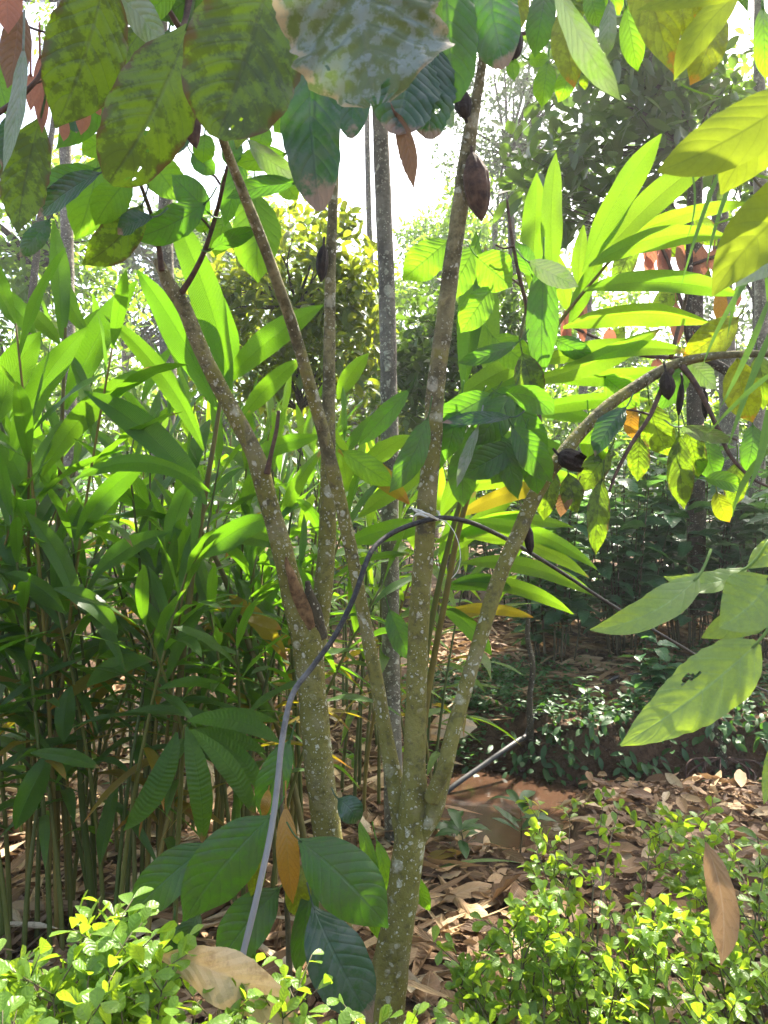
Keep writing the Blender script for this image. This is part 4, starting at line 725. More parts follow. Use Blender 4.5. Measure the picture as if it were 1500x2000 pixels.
# ------------------------------------------------------------------ foreground shrubs
def shrub(label, base, tips, per=9, ll=.032, name='shrub', mat=None, spread=.5):
    t = thing(name, label, 'shrub', base, 'leafy shrubs in the foreground')
    br = MB(); lf = MB(); base = np.array(base, float)
    for tp in tips:
        tp = np.array(tp); k = rng.uniform(.25, .6)
        b0 = base + np.array([*rng.normal(0, .05, 2), 0.])
        mid = b0 + (tp - b0) * k; mid[2] += abs(tp[2] - b0[2]) * rng.uniform(.0, .25); mid[:2] += rng.normal(0, .03, 2)
        pts = crom([b0, mid, tp], 24); tube(br, [b0, mid, tp], [.004, .0025, .001], 5, 14)
        Ltot = np.linalg.norm(tp - b0)
        npair = max(5, int(per * (.5 + rng.random())))
        s0 = max(.3, 1 - .30 / max(Ltot, .05))
        for j in range(npair):
            s = s0 + (1 - s0) * j / (npair - 1); q = pts[min(23, int(s * 23))]; tg = nrm(pts[min(23, int(s * 23) + 1)] - pts[max(0, int(s * 23) - 1)])
            # short side sprig
            ph = rng.uniform(0, 6.28)
            for sg in range(2 if j < npair - 1 else 4):
                a = ph + sg * (3.14 if j < npair - 1 else 1.57)
                e1 = nrm(np.cross(tg, UP + 1e-3)); e2 = np.cross(tg, e1)
                o = e1 * math.cos(a) + e2 * math.sin(a)
                if rng.random() < .35 and j > 1:
                    ql = rng.uniform(.03, .09); dq = nrm(o + tg * .6 + UP * .3); qe = q + dq * ql; tube(br, [q, q + dq * ql * .5, qe], [.0013, .001, .0007], 4, 4)
                    nn_ = 5
                    bs = np.array([q + dq * ql * f for f in np.linspace(.4, 1, nn_)]); oo = rng.normal(0, 1, (nn_, 3)) + dq * .8 + UP * .2
                    leaf_batch(lf, bs, oo, UP + rng.normal(0, .5, (nn_, 3)), ll * rng.uniform(.6, 1.1, nn_), ll * rng.uniform(.42, .62, nn_), 'obov', 5, 5, .15, .25)
                else:
                    lq = ll * rng.uniform(.75, 1.25) * (.7 if j == npair - 1 else 1)
                    leaf_batch(lf, q[None], (o + tg * .7 + UP * .2)[None], (UP + rng.normal(0, .4, 3))[None], lq, lq * rng.uniform(.5, .66), 'obov', 5, 5, .15, .25)
    br.build('branch', M['twigg'], t); lf.build('foliage', mat or M['shrub'], t); return t
def tips_env(n, x0, x1, env, ybot, Yr):
    out = []
    for _ in range(n):
        px = rng.uniform(x0, x1); top = np.interp(px, [e[0] for e in env], [e[1] for e in env]); f = rng.random() ** 1.3
        py = top + (ybot - top) * f; Y = Yr[1] + (Yr[0] - Yr[1]) * (.75 * f + .25 * rng.random()); out.append(P(px, py, Y))
    return out
envL = [(-60, 1900), (60, 1885), (180, 1805), (240, 1835), (330, 1885), (400, 1985), (480, 1920), (560, 1960), (620, 1870), (660, 1990), (760, 2020)]
shrub('bright lime leafed shrub filling the bottom left corner', (-.32, .92, .0), tips_env(44, -60, 330, envL, 2090, (.92, 1.2)), 7, .039)
shrub('lime leafed shrub at the bottom edge between the big tan dead leaf and the trunk', (-.12, 1.0, .0), tips_env(24, 330, 760, envL, 2090, (.98, 1.25)), 7, .033)
envR = [(880, 1980), (960, 1900), (1020, 1655), (1050, 1595), (1150, 1570), (1200, 1560), (1300, 1590), (1400, 1610), (1500, 1575), (1600, 1560)]
shrub('green small-leafed shrub spreading across the litter below the stream', (.55, 1.95, .0), tips_env(38, 1010, 1300, envR, 1980, (1.65, 2.5)), 6, .043)
shrub('green small-leafed shrub at the bottom right corner behind the upright brown leaf', (1.0, 1.95, .0), tips_env(36, 1280, 1560, envR, 2000, (1.6, 2.5)), 6, .043)
shrub('low sprawling small-leafed shrub at the bottom edge right of the trunk base', (.32, 1.75, .0), tips_env(22, 890, 1080, [(880, 1900), (1000, 1800), (1080, 1760)], 2010, (1.6, 1.95)), 6, .042)

# ------------------------------------------------------------------ understory shrubs on the far bank
def coffee(label, px, Y, H, n, spread=.5, ll=.30, group='dark understory shrubs'):
    x = (px - 750) / F * Y; z = float(ground_z(x, Y)); t = thing('understory_shrub', label, 'shrub', (x, Y, z), group)
    st = MB(); lf = MB()
    for i in range(n):
        a = rng.uniform(0, 6.28); r = spread * math.sqrt(rng.random()); hh = H * rng.uniform(.45, 1.05)
        b0 = np.array([x + .4 * r * math.cos(a), Y + .4 * r * math.sin(a), z - .02]); e = np.array([x + r * math.cos(a), Y + r * math.sin(a), z + hh])
        tube(st, [b0, (b0 + e) / 2 + UP * .1, e], [.009, .007, .003], 6, 10)
        k = 16; s = np.linspace(.25, 1, k); q = b0 + (e - b0) * s[:, None]
        th = rng.uniform(0, 6.28) + np.arange(k) * 1.9; o = np.column_stack([np.cos(th), np.sin(th), np.full(k, .25)])
        leaf_batch(lf, q, o + rng.normal(0, .15, (k, 3)), UP + rng.normal(0, .25, (k, 3)), ll * rng.uniform(.7, 1.2, k), ll * rng.uniform(.38, .5, k), 'cacao', 8, 5, rng.uniform(.1, .5, k), .2, .06)
    st.build('stem', M['twigg'], t); lf.build('foliage', M['coffee'], t)
coffee('dark glossy shrub just right of the leaning branch on the far bank', 1080, 7.3, 1.75, 18)
coffee('dense dark glossy shrub in the middle of the far bank', 1220, 7.4, 1.9, 20)
coffee('tall dark glossy shrub under the hanging pods on the far bank', 1350, 7.6, 2.05, 20)
coffee('dark glossy shrub at the right edge of the far bank', 1490, 7.2, 2.0, 20)
coffee('dark glossy shrub deeper behind the far bank shrubs', 1150, 8.2, 2.0, 18, .8); coffee('dark broad-leafed shrub furthest back on the right', 1420, 8.6, 2.2, 20, .9)
coffee('low dark shrub overhanging the right bank above the eroded face', 1300, 6.0, .55, 5, .25, .2)

for px, Y in ((900, 10.5), (1010, 9.6), (1130, 10.8), (1250, 10.2), (1370, 10.8), (1490, 10.0), (1600, 10.6), (640, 9.5), (760, 10.2)):
    coffee('bushy undergrowth plant in the dim row beyond the far bank', px, Y, rng.uniform(1.9, 2.6), 12, .75, .26, 'undergrowth row beyond the far bank')
for px, Y in ((-100, 8.0), (60, 8.6), (210, 8.2), (360, 8.8), (500, 8.4)):
    coffee('bushy undergrowth plant behind the left cardamom rows', px, Y, rng.uniform(1.7, 2.3), 12, .7, .24, 'undergrowth behind the left rows')
# ------------------------------------------------------------------ shade trees and the forest behind
def tree(name, label, trunk_rows, crowns, mat, ll, bark='barkg', group=None, cat='tree', nv=3, nu=3, per=16, limbs=True, drp=.25, cl=None, wr=.42):
    pts, rad = pxs(trunk_rows) if trunk_rows else (None, None)
    loc = pts[0] if pts is not None else crowns[0][0]
    t = thing(name, label, cat, loc, group)
    if pts is not None:
        mbt = MB(); tube(mbt, pts, rad, 14, len(pts) * 8, .07, int(abs(pts[0][0] * 100)) % 50); 
        tr = mbt.build('trunk', M[bark], t)
    lf = MB(); lb = MB()
    for (c, rx, ry, rz, nc) in crowns:
        c = np.array(c); u = nrm(rng.normal(0, 1, (nc, 3))); rr_ = rng.uniform(.25, 1, (nc, 1)) ** .5
        ctr = c + u * rr_ * np.array([rx, ry, rz]) * (1 + .25 * fbm(u[:, :1] * 4, u[:, 2:] * 4, 1.5, 21))
        cr_ = (cl or ll * 1.5)
        for q in ctr:
            k = per; o = nrm(rng.normal(0, 1, (k, 3)) + np.array([0, 0, .15])); bs = q + o * cr_ * rng.uniform(.05, .8, (k, 1))
            leaf_batch(lf, bs, o + UP * .1 + rng.normal(0, .3, (k, 3)), UP + rng.normal(0, .5, (k, 3)), ll * rng.uniform(.6, 1.2, k), ll * wr * rng.uniform(.8, 1.2, k), 'cacao', nv, nu, drp, .2, rnd=np.clip(rng.random(k) * .6 + rng.random() * .45, 0, 1))
        if limbs and pts is not None:
            for q in ctr[:: max(1, nc // 12)]:
                b0 = pts[-1] if q[2] > pts[-1][2] else pts[np.argmin(np.abs(pts[:, 2] - (q[2] - .35 * abs(q[0] - pts[-1][0]) - .1)))]
                mid = (b0 + q) / 2 + rng.normal(0, .06, 3) + UP * .05; tube(lb, [b0, mid, q], [max(.008, rad[-1] * .6), max(.006, rad[-1] * .4), .003], 6, 10)
    if lb.n: lb.build('limb', M[bark], t)
    lf.build('crown', mat, t); return t

# unseen overhead canopy: leaves added along the sun rays to shade chosen ground
n = 10500
g = np.column_stack([rng.uniform(-2.9, 4.6, n), rng.uniform(.2, 6.6, n), rng.uniform(.3, 1.8, n)])
tt = (1.0 + .74 * g[:, 1]) / (SD[2] - .74 * SD[1]) + rng.uniform(0, 1.6, n) ** 1.2
cp = g + SD * tt[:, None]
keep = fbm(g[:, 0], g[:, 1], 3.4, 77) < .42
keep &= ~in_gap(cp); keep &= ~((g[:, 1] > 4.3) & (g[:, 0] > .5) & (rng.random(n) < .93))
cp = cp[keep]
for q, r, k in ((P(380, 1520, 2.3), .32, 420), (P(760, 1850, 2.05), .2, 200), (P(600, 1780, 1.85), .25, 260), (P(130, 1350, 2.6), .5, 300), (P(330, 1250, 2.6), .4, 160), (P(1000, 880, 2.1), .18, 160), (P(250, 250, 1.2), .2, 120)):  # extra unseen leaves added to throw shade on these spots
    a = rng.uniform(0, 6.28, k); b = r * np.sqrt(rng.random(k)); e1 = nrm(np.cross(SD, UP)); e2 = np.cross(SD, e1)
    p = q + e1 * (b * np.cos(a))[:, None] + e2 * (b * np.sin(a))[:, None]
    p = p + SD * ((1.0 + .74 * p[:, 1:2] - .6 * (p[:, 2:] - .6)) / (SD[2] - .74 * SD[1]) + rng.uniform(.2, 1.8, (k, 1)))
    p[:, 2] = np.maximum(p[:, 2], CAMZ + .72 * p[:, 1] + .2); cp = np.vstack([cp, p[~in_gap(p)]])
print('canopy leaves', len(cp))
shade = [('shade_tree', 'straight grey lichen-spotted trunk rising behind the middle of the cacao stems', [(772, 1655, 42, 3.4), (765, 1400, 36, 3.4), (762, 1100, 34, 3.4), (760, 800, 34, 3.4), (755, 550, 32, 3.4), (745, 300, 31, 3.4), (735, 0, 30, 3.4), (720, -900, 30, 3.5), (760, -2200, 22, 4.0)]),
         ('shade_tree', 'slender brown spotted trunk at the left rising out of the cardamom', [(140, 1350, 30, 6.4), (138, 1000, 28, 6.4), (134, 700, 26, 6.4), (130, 400, 24, 6.4), (124, 100, 22, 6.4), (120, -400, 20, 6.4), (160, -900, 14, 7)]),
         ('shade_tree', 'thick pale lichen-blotched trunk at the far right behind the hanging cacao leaves', [(1425, 1260, 40, 8.2), (1425, 900, 36, 8.2), (1420, 700, 34, 8.2), (1400, 300, 30, 8.2), (1390, -200, 26, 8.2), (1380, -600, 18, 8.6)]),
         ('shade_tree', 'dark crooked spotted trunk half hidden in the left cardamom thicket', [(318, 1440, 42, 5.0), (322, 1150, 40, 5.0), (312, 920, 38, 5.0), (328, 780, 34, 5.0), (326, 640, 30, 5.0), (322, 300, 26, 5.0), (315, -100, 22, 5.0), (330, -900, 16, 5.4)])]
sx = np.array([P(*[r[0], r[1], r[3]])[:2] for r in [s_[2][-1] for s_ in shade]])
own = np.argmin(((cp[:, None, :2] - sx[None]) ** 2).sum(2), 1)
for i, (nm, lab, rows) in enumerate(shade):
    pts, rad = pxs(rows); t = thing(nm, lab, 'tree', pts[0], 'tall shade trees')
    mbt = MB(); tube(mbt, pts, rad, 16, len(rows) * 9, .06, 40 + i); mbt.build('trunk', M['barkg'], t)
    q = cp[own == i]; k = len(q)
    if not k: continue
    lf = MB(); o = np.column_stack([rng.normal(0, 1, k), rng.normal(0, 1, k), rng.normal(-.1, .4, k)])
    leaf_batch(lf, q, o, UP + rng.normal(0, .4, (k, 3)), rng.uniform(.2, .34, k), rng.uniform(.10, .17, k), 'cacao', 3, 3, .2, .15)
    lf.build('crown', M['fgB'], t)  # leaves placed for their shadow, shared out to the nearest trunk
    lb = MB()
    for j in rng.choice(k, min(10, k), replace=False):
        tube(lb, [pts[-1], (pts[-1] + q[j]) / 2 + UP * .5, q[j]], [rad[-1] * .8, rad[-1] * .5, .01], 6, 10)
    lb.build('limb', M['barkg'], t)
tree('areca_palm', 'very thin straight pale palm trunk against the white sky', [(738, 1180, 14, 9), (733, 900, 12, 9), (727, 600, 12, 9), (720, 400, 11, 9), (716, 200, 10, 9), (712, 0, 9, 9), (708, -500, 8, 9), (706, -800, 7, 9.4)], [(P(706, -800, 9.4), .8, .8, .5, 14)], M['fgC'], .4)
E = lambda px, py, Y, rx, ry, rz, nc: (P(px, py, Y), rx, ry, rz, nc)
FG = 'forest trees behind the plantation'
tree('broadleaf_bush', 'yellow-green glossy bush in the sun between the slanting stem and the left stem', [(590, 1180, 16, 7.2), (585, 800, 12, 7.2), (580, 600, 8, 7.2)], [E(565, 600, 7.2, .85, .6, 1.0, 130), E(640, 540, 7.4, .45, .4, .75, 50), E(480, 660, 7.2, .6, .5, .9, 70), E(690, 640, 7.4, .3, .4, .75, 40)], M['fgA'], .15, 'barkd', nv=4, nu=3, per=12)
tree('broadleaf_bush', 'dark green bush just right of the central trunks in the gap', [(880, 1180, 14, 8.4), (880, 850, 10, 8.4), (890, 650, 7, 8.4)], [E(890, 680, 8.4, .75, .6, .75, 120), E(830, 760, 8.2, .7, .5, .8, 90), E(960, 620, 8.6, .6, .5, .7, 70)], M['fgB'], .15, 'barkd', nv=4, per=12)
tree('forest_tree', 'sunny light green tree filling the left edge behind the slender trunk', [(40, 1160, 30, 11), (50, 800, 26, 11), (60, 500, 18, 11)], [E(40, 440, 11, 1.5, 1.2, 1.3, 150), E(140, 560, 11, 1.0, .9, .9, 90), E(-40, 620, 11, 1.2, 1, 1.2, 90), E(190, 330, 12, .6, .6, .5, 20)], M['fgC'], .15, 'barkd', FG, per=14)
tree('forest_tree', 'hazy grey-green tree behind the broken top of the left stem', [(245, 1080, 16, 17), (245, 700, 14, 17), (245, 470, 11, 17)], [E(340, 490, 17, 1.6, 1.2, 1.0, 120), E(440, 520, 18, 1.7, 1.2, 1.2, 150), E(290, 600, 17, 1.2, 1, .9, 70)], M['fgD'], .2, 'barkg', FG)
tree('forest_tree', 'sparse yellowish tree with tiny leaves against the sky at the top left corner', [(20, 1100, 18, 10), (60, 600, 14, 10), (110, 200, 10, 10), (150, 0, 6, 10)], [E(140, 60, 10, .5, .5, .6, 30), E(60, 10, 10, .5, .5, .5, 22)], M['fgC'], .09, 'barkd', FG, per=9, cl=.22)
tree('forest_tree', 'fine-leafed grey-green tree against the sky right of the tall central stem', [(1010, 1080, 22, 15), (1005, 600, 18, 15), (990, 300, 12, 15)], [E(960, 210, 15, 1.25, 1, 1.7, 190), E(1080, 100, 15, 1.4, 1, 1.4, 120), E(1050, 350, 15, 1.2, 1, 1.2, 110)], M['fgD'], .13, 'barkd', FG, per=15, cl=.3)
tree('forest_tree', 'big dark-leafed tree with whorled leaves filling the upper right', [(1362, 1200, 34, 7.4), (1358, 800, 32, 7.4), (1356, 500, 30, 7.4), (1352, 300, 26, 7.4), (1300, 170, 16, 7.4), (1250, 60, 10, 7.4)], [E(1210, 270, 7.4, 1.0, .6, .85, 52), E(1100, 360, 7.4, .5, .4, .5, 18), E(1340, 200, 7.6, .75, .4, .7, 34), E(1200, 110, 7.6, .8, .4, .5, 28), E(1180, 420, 7.4, .7, .4, .35, 18)], M['fgB'], .22, 'barkd', FG, nv=5, nu=3, per=11, drp=.15)
tree('forest_tree', 'lighter green tree at the upper right edge behind the dark-leafed tree', [(1490, 1120, 24, 11), (1480, 600, 20, 11), (1470, 300, 14, 11)], [E(1450, 220, 11, 1.1, .9, 1.1, 90), E(1530, 380, 11, .9, .8, 1., 60)], M['fgC'], .2, 'barkd', FG)
tree('forest_tree', 'pale low hazy tree in the centre gap under the white sky', [(850, 1060, 14, 18), (850, 700, 12, 18), (860, 560, 9, 18)], [E(880, 470, 18, 1.2, .9, .9, 130), E(820, 620, 18, 1.2, 1, 1.0, 110), E(950, 520, 18, 1.3, 1, 1.3, 130)], M['fgC'], .17, 'barkg', FG, cl=.35)
for px, py, Y, m_, lab in ((500, 480, 15, 'fgC', 'pale tree showing between the broken left stem and the slanting stem'), (700, 600, 16, 'fgC', 'pale tree low in the sky gap beside the thin palm'), (960, 430, 16, 'fgC', 'pale green tree right of the tall stem below the fine-leafed crown'), (1150, 640, 14, 'fgC', 'light forest tree behind the glowing cardamom leaves'), (1420, 640, 15, 'fgD', 'grey-green forest tree behind the red young leaves'), (1270, 830, 12, 'fgC', 'bushy sunlit tree low behind the leaning branch'), (700, 780, 12, 'fgA', 'bushy tree low behind the thin palm trunk'), (150, 730, 13, 'fgC', 'bushy tree behind the left cardamom rows'), (430, 760, 14, 'fgC', 'bushy tree behind the reddish leaning stem'), (1080, 850, 11, 'fgC', 'bushy tree behind the cluster of shaded cacao leaves'), (1480, 850, 11, 'fgC', 'bushy tree low at the right edge behind the grass blades')):
    s_ = Y / F
    tree('forest_tree', lab, [(px, 1040, 16, Y), (px + 6, py + 60, 12, Y), (px + 10, py, 9, Y)], [E(px, py, Y, 130 * s_, 90 * s_, 120 * s_, 120), E(px + 70, py + 130, Y, 120 * s_, 80 * s_, 110 * s_, 80), E(px - 80, py + 120, Y, 120 * s_, 80 * s_, 110 * s_, 80)], M[m_], .17, 'barkg', FG, per=12)
for px, a, b_, wd, Y, lab in ((1142, 620, 1150, 18, 10, 'slim mottled trunk behind the shaded cacao leaves right of centre'), (1482, 520, 1180, 30, 9, 'pale straight trunk at the right edge of the forest')):
    tree('forest_tree', lab, [(px, b_, wd, Y), (px - 4, 800, wd, Y), (px + 6, 600, wd * .9, Y), (px + 2, 300, wd * .8, Y), (px, 0, wd * .6, Y), (px, -300, wd * .5, Y)], [E(px, -200, Y, 1.6, 1.2, .9, 40)], M['fgC'], .2, 'barkg', FG)
# far forest mass
lf = MB(); n = 26000; x = rng.uniform(-34, 34, n); y = rng.uniform(24, 34, n)
top = 5.2 + 2.2 * fbm(x, x * 0, .35, 51) + 1.3 * fbm(x, x * 0, 1.1, 52) + 2.2 * sstep(2, 14, np.abs(x)); z = .2 + top * rng.random(n) ** .75
o = rng.normal(0, 1, (n, 3)); leaf_batch(lf, np.column_stack([x, y, z]), o, UP + rng.normal(0, .6, (n, 3)), rng.uniform(.25, .5, n), rng.uniform(.14, .26, n), 'cacao', 2, 3, .2, .2)
fo = kind(lf.build('far_forest', M['fgC']), 'stuff'); tag(fo, 'distant sunlit forest reading as one pale green mass', 'forest')

# humid air between the viewer and the far trees
mb = MB(); q = [(x, y, z) for x in (-210, 210) for y in (-25, 360) for z in (-1.8, 17.)]
mb.add(np.array(q, float), np.array([[0, 1, 3, 2], [4, 6, 7, 5], [0, 4, 5, 1], [2, 3, 7, 6], [0, 2, 6, 4], [1, 5, 7, 3]]), np.zeros((8, 2)), np.zeros(8))
hm, ht = mat_new('humid air'); pv = ht.nodes.new('ShaderNodeVolumePrincipled'); pv.inputs['Density'].default_value = HAZE; pv.inputs['Color'].default_value = (.95, .97, .95, 1); pv.inputs['Anisotropy'].default_value = .5
ho_ = ht.nodes.new('ShaderNodeOutputMaterial'); ht.links.new(pv.outputs[0], ho_.inputs['Volume'])
hz = kind(mb.build('haze', hm, smooth=False), 'stuff'); tag(hz, 'thin bright humid air veiling the far trees', 'haze')

# ------------------------------------------------------------------ litter, ground cover, dead leaves
def scatter_litter(n, x0, x1, y0, y1, L, Wf, shape, rr_=(0, 1), mbx=None, dens=None):
    x = rng.uniform(x0, x1, n); y = rng.uniform(y0, y1, n)
    k = (y < 3.45 + .9 * (x > 1.0)) | (y > 5.45) | (x < .1)
    k &= ~((y > 5.2) & (y < 6.0) & (x > .1) & (rng.random(n) < .8))
    if dens is not None: k &= rng.random(n) < dens(x, y)
    x, y = x[k], y[k]; n = len(x)
    z = ground_z(x, y) + rng.uniform(.004, .035, n)
    a = rng.uniform(0, 6.28, n); d = np.column_stack([np.cos(a), np.sin(a), rng.normal(.04, .14, n)])
    ln = rng.uniform(*L, n)
    leaf_batch(mbx, np.column_stack([x, y, z]), d, UP + rng.normal(0, .45, (n, 3)), ln, ln * rng.uniform(*Wf, n), shape, 7, 5, rng.uniform(-.1, .3, n), rng.uniform(-.3, .9, n), .1, rnd=rng.uniform(*rr_, n))
mbx = MB()
scatter_litter(2800, -2.2, 2.4, 1.3, 4.6, (.07, .19), (.3, .45), 'cacao', (.05, .95), mbx)
scatter_litter(3000, -2.6, .3, 2.2, 6.5, (.2, .5), (.06, .12), 'card', (.25, 1.), mbx)
scatter_litter(2600, .3, 5.5, 5.9, 9.5, (.2, .5), (.07, .13), 'card', (.2, .95), mbx)
scatter_litter(1800, -3, 5.5, 4.3, 11, (.10, .2), (.3, .5), 'cacao', (.1, .9), mbx)
scatter_litter(9000, -2.2, 2.4, 1.3, 5, (.02, .07), (.3, .6), 'cacao', (0, .7), mbx)
nt_ = 260                                    # fallen twigs in the litter
for x, y, a, L in zip(rng.uniform(-2.2, 2.2, nt_), rng.uniform(1.3, 5.0, nt_), rng.uniform(0, 6.28, nt_), rng.uniform(.08, .4, nt_)):
    if x > .1 and y > 3.4: continue
    q = [(x + math.cos(a) * L * f + rng.normal(0, .008), y + math.sin(a) * L * f + rng.normal(0, .008), float(ground_z(x + math.cos(a) * L * f, y + math.sin(a) * L * f)) + .03) for f in (0, .35, .7, 1)]
    tube(mbx, q, [.003, .0028, .0024, .001], 4, 6)
lt = kind(mbx.build('leaf_litter', M['litter']), 'stuff'); tag(lt, 'brown and tan dead leaves and strips covering the soil', 'leaf litter')
gc = MB()
for px, py, Y, n, sx_, sy_ in ((930, 1345, 6.35, 260, .38, .3), (1000, 1330, 6.6, 200, .3, .3), (1180, 1440, 5.75, 110, .4, .16), (1440, 1360, 6.3, 220, .35, .3), (870, 1400, 6.0, 100, .2, .2), (1330, 1440, 5.7, 60, .4, .12), (1400, 1300, 7.2, 120, .6, .3)):
    c = P(px, py, Y); x = c[0] + rng.normal(0, sx_, n); y = Y + rng.normal(0, sy_, n); z = ground_z(x, y)
    for j in range(5):
        o = rng.normal(0, 1, (n, 3)); o[:, 2] = np.abs(o[:, 2]) * .4; k = len(x)
        leaf_batch(gc, np.column_stack([x, y, z + rng.uniform(.02, .13, n)]) + rng.normal(0, .02, (n, 3)), o, UP + rng.normal(0, .3, (n, 3)), rng.uniform(.035, .075, n), rng.uniform(.02, .036, n), 'cacao', 3, 3, .2, .2)
x = rng.uniform(.6, 3.2, 260); y = 5.30 + .16 * rng.normal(0, 1, 260) + .15; z = ground_z(x, y)    # creepers hanging over the lip of the bank
for j in range(3):
    o = rng.normal(0, 1, (260, 3)); o[:, 1] -= .8; o[:, 2] -= .4
    leaf_batch(gc, np.column_stack([x, y - .03, z + rng.uniform(0, .08, 260)]) + rng.normal(0, .03, (260, 3)), o, UP + np.array([0, -1, 0]) + rng.normal(0, .3, (260, 3)), rng.uniform(.05, .11, 260), rng.uniform(.025, .05, 260), 'cacao', 4, 3, .3, .2)
g_ = kind(gc.build('ground_cover', M['cover']), 'stuff'); tag(g_, 'low dark green creeping ground cover on the far bank', 'ground cover')
def seedling(label, px, py, Y, n, ll, mat='cover', up=.2, wr=.3):
    c = P(px, py, Y); z = float(ground_z(c[0], Y)); t = thing('seedling', label, 'plant', (c[0], Y, z), 'seedlings by the stream')
    st = MB(); lf = MB()
    top = np.array([c[0], Y, z + up]); tube(st, [(c[0], Y, z - .01), (c[0] + .01, Y, z + up * .5), top], [.004, .003, .002], 6, 6)
    th = np.arange(n) * 2.4; o = np.column_stack([np.cos(th), np.sin(th), rng.uniform(.1, .8, n)])
    leaf_batch(lf, top - UP * (rng.uniform(0, .6, (n, 1)) * up), o, UP + rng.normal(0, .2, (n, 3)), ll * rng.uniform(.7, 1.2, n), ll * wr * rng.uniform(.8, 1.2, n), 'cacao', 6, 5, rng.uniform(.1, .5, n), .2, .05)
    st.build('stem', M['twigg'], t); lf.build('foliage', M[mat], t)
seedling('leafy weed on the near stream edge left of the foreground shrub', 1015, 1610, 3.3, 11, .15, 'cover', .25)
seedling('seedling on the crest of the far bank beside the lying hose', 1145, 1440, 5.8, 9, .14, 'cover', .3)
seedling('seedling with narrow leaves above the eroded bank', 1240, 1450, 5.7, 9, .16, 'coffee', .25)
seedling('heart-leafed seedling by the leaning root stump on the right bank', 1340, 1430, 5.6, 7, .16, 'cover', .3, .5)
seedling('seedling at the foot of the leaning branch by the water', 880, 1650, 3.5, 8, .16, 'cover', .2); seedling('light green weed at the right edge of the foreground shrubs', 1480, 1580, 2.7, 9, .14, 'lime', .35)
seedling('low weed on the near bank right of the trunk', 900, 1660, 3.3, 7, .17, 'cover', .12)
seedling('small weed behind the slanting stem on bare soil', 690, 1500, 4.3, 8, .12, 'lime', .2); seedling('seedling among the dry leaves behind the sapling', 240, 1560, 3.8, 8, .1, 'cover', .15)
cl_ = MB(); n = 420; x = rng.uniform(.15, 3.4, n); y = 5.45 + rng.normal(0, .22, n); k = ground_z(x, y) > -.47; x, y = x[k], y[k]
for a, b_ in zip(x, y):
    r = rng.uniform(.012, .055); th = np.linspace(0, 2 * np.pi, 9)[None]; ph = np.linspace(.05, np.pi - .05, 6)[:, None]
    rr_ = r * (1 + .35 * fbm(np.cos(th) * 2 + a * 9, np.sin(th) * 2 + ph * 2, 1.5, 61)); rr_[:, -1] = rr_[:, 0]
    G = np.stack([a + rr_ * np.sin(ph) * np.cos(th), b_ + rr_ * np.sin(ph) * np.sin(th), float(ground_z(a, b_)) + r * .2 + .7 * rr_ * np.cos(ph) * np.ones_like(th)], -1)
    cl_.grid(G[None], np.stack(np.broadcast_arrays(th, ph), -1)[None], np.array([.5]))
c_ = kind(cl_.build('soil_clods', M['soil'], smooth=False), 'stuff'); tag(c_, 'crumbled reddish soil clods along the foot of the stream bank', 'soil')
# sapling trunks on the bank
t = thing('dead_sapling', 'thin dead brown sapling stem standing on the far bank above the hose', 'sapling', P(1038, 1450, 5.7)); stemobj('trunk', [(1038, 1450, 14, 5.7), (1034, 1380, 12, 5.7), (1040, 1300, 11, 5.7), (1030, 1240, 10, 5.7), (1034, 1180, 7, 5.7)], M['barkd'], t, 10, .12)
t = thing('root_stump', 'short leaning stump with hanging roots on the eroded right bank', 'stump', P(1410, 1490, 5.4)); stemobj('trunk', [(1412, 1500, 26, 5.4), (1402, 1450, 22, 5.45), (1390, 1400, 20, 5.5), (1384, 1340, 16, 5.5), (1380, 1290, 10, 5.5)], M['barkd'], t, 10, .15)
for k in range(9):
    a = rng.uniform(-90, 90); stemobj('root', [(1410 + a * .2, 1480, 5, 5.36), (1410 + a * .9 + rng.uniform(-15, 15), 1500 + rng.uniform(-10, 20), 4, 5.28), (1410 + a * .8, 1530 + rng.uniform(-10, 60), 2, 5.2)], M['twig'], t, 5, 0)
def dead(label, bx, by, tx, ty, wpx, Y, tone=.7, curl=0., bend=0., roll=0., fold=.3, shape='cacao', dY=0.):
    b0 = P(bx, by, Y); t0 = P(tx, ty, Y + dY); ln = math.hypot(tx - bx, ty - by)
    mid = P((bx + tx) / 2 - (ty - by) / ln * bend, (by + ty) / 2 + (tx - bx) / ln * bend, Y + dY / 2 - .01)
    s = np.linspace(0, 1, 25)[:, None]; c = 2 * mid - .5 * (b0 + t0); spn = (1 - s) ** 2 * b0 + 2 * s * (1 - s) * c + s ** 2 * t0
    t_ = nrm(np.gradient(spn, axis=0)); vw = nrm(np.array([0, 0, CAMZ]) - spn); n0 = nrm(vw - t_ * np.sum(vw * t_, 1)[:, None]); sd = np.cross(t_, n0); n1 = n0 * math.cos(R(roll)) + sd * math.sin(R(roll))
    mbq = MB(); leaf_from_spine(mbq, spn[None], n1[None], np.array([wpx / F * Y]), shape, 11, fold, .07, np.array([tone]), .07, None, 2., None, curl)
    return tag(mbq.build('dead_leaf', M['litter'], loc=b0), label, 'dead leaf', 'single dead leaves')
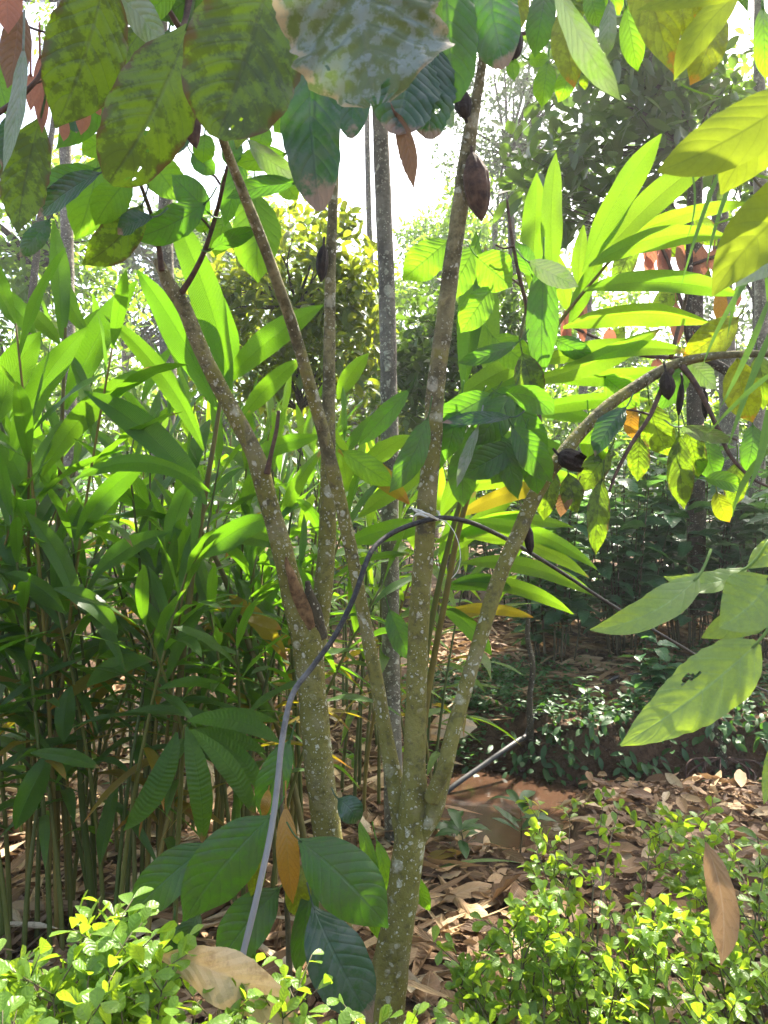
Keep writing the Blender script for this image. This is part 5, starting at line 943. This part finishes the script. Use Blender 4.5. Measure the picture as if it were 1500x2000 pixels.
def onfloor(label, px, py, L, W, az, tone, curl=.3, fold=.2, tilt=.15, shape='cacao', lift=.03):
    Y = F * CAMZ / (py - 1000); x = (px - 750) / F * Y
    for _ in range(5):
        z = float(ground_z(x, Y)); Y = F * (CAMZ - z - lift) / (py - 1000); x = (px - 750) / F * Y
    d = np.array([math.cos(az), math.sin(az), tilt]); c = np.array([x, Y, z + lift]); s = np.linspace(-.5, .5, 21)[:, None]
    spn = c + d * s * L + UP * (.12 * L * (.25 - s ** 2) * 2)
    nn = nrm(UP + np.array([0, -.5, 0]) + rng.normal(0, .15, 3)); mbq = MB(); leaf_from_spine(mbq, spn[None], nn[None], np.array([W]), shape, 9, fold, .08, np.array([tone]), .08, None, 2., None, curl)
    return tag(mbq.build('dead_leaf', M['litter'], loc=c), label, 'dead leaf', 'single dead leaves')
dead('big pale tan dead leaf caught on the bottom left shrub', 312, 1868, 580, 2008, 104, 1.16, .86, .3, -26, 25, .4, 'cacao')
dead('large upright brown dead leaf stuck in the right-hand shrub', 1378, 1645, 1408, 1885, 62, 1.7, .6, .4, -18, 25, .35)
dead('pale bleached dead leaf on the far bank beside the hose', 842, 1432, 932, 1420, 52, 5.75, .98, .2, -8, 0, .3); dead('dead leaf lying folded on the far bank left of the hose', 835, 1445, 890, 1395, 40, 5.8, .9, .2)
onfloor('grey-tan ribbed dead leaf curled on the litter right of the trunk', 922, 1785, .2, .08, -1.1, .78); onfloor('brown-green dead leaf standing on edge in the litter', 955, 1895, .2, .09, -1.0, .45, .5, .3, .3)
onfloor('wide tan dead leaf under the low sprawling shrub', 1120, 1925, .24, .1, .15, .88); onfloor('pale grey dead leaf at the bottom edge', 1205, 1960, .18, .085, 1.2, .96); onfloor('pinkish tan dead leaf lying flat by the bottom edge', 1290, 1972, .22, .08, .1, .84)
onfloor('tan dead leaf in shade of the corner shrub', 1400, 1935, .24, .085, -.3, .8); onfloor('dull brown folded dead leaf near the trunk foot', 815, 1850, .2, .07, .1, .6); onfloor('long curled dead leaf above the ribbed one', 915, 1745, .22, .06, .3, .7)
onfloor('dark brown cupped dead leaf at the trunk foot', 835, 1935, .17, .08, 1.4, .3, .6); onfloor('upright splinter of tan dead leaf amid the shrub twigs', 1095, 1750, .2, .05, 1.5, .8, .2, .2, .2); onfloor('pale dead leaf amid cardamom stems on the left', 265, 1730, .2, .09, .8, .82)
onfloor('pale grey dead leaf under the young sapling', 385, 1775, .22, .11, .4, .9); onfloor('dead leaf behind the sapling stem', 440, 1800, .18, .08, 1.1, .75); onfloor('bleached leaf among the bare stems at the left edge', 40, 1780, .2, .07, .4, .8)
y_ = onfloor('bright yellow fallen leaf beside the trunk', 860, 1674, .2, .05, .1, .9); y_.data.materials[0] = M['cardy']
y_ = onfloor('long pale green fallen leaf sheath by the water edge', 935, 1692, .36, .022, .12, .9, .2, .5, .02, 'blade'); y_.data.materials[0] = M['broad']
onfloor('dead leaf roll at the right edge behind the shrub', 1480, 1660, .22, .07, .2, .35, .8); onfloor('dead leaf tip poking from the litter centre', 1010, 1850, .16, .07, .9, .7, .3, .2, .4); onfloor('flat tan dead leaf below the slanting stem', 980, 1960, .2, .1, 2.2, .55)

for o in bpy.data.objects:
    if '_w' in o: del o['_w']
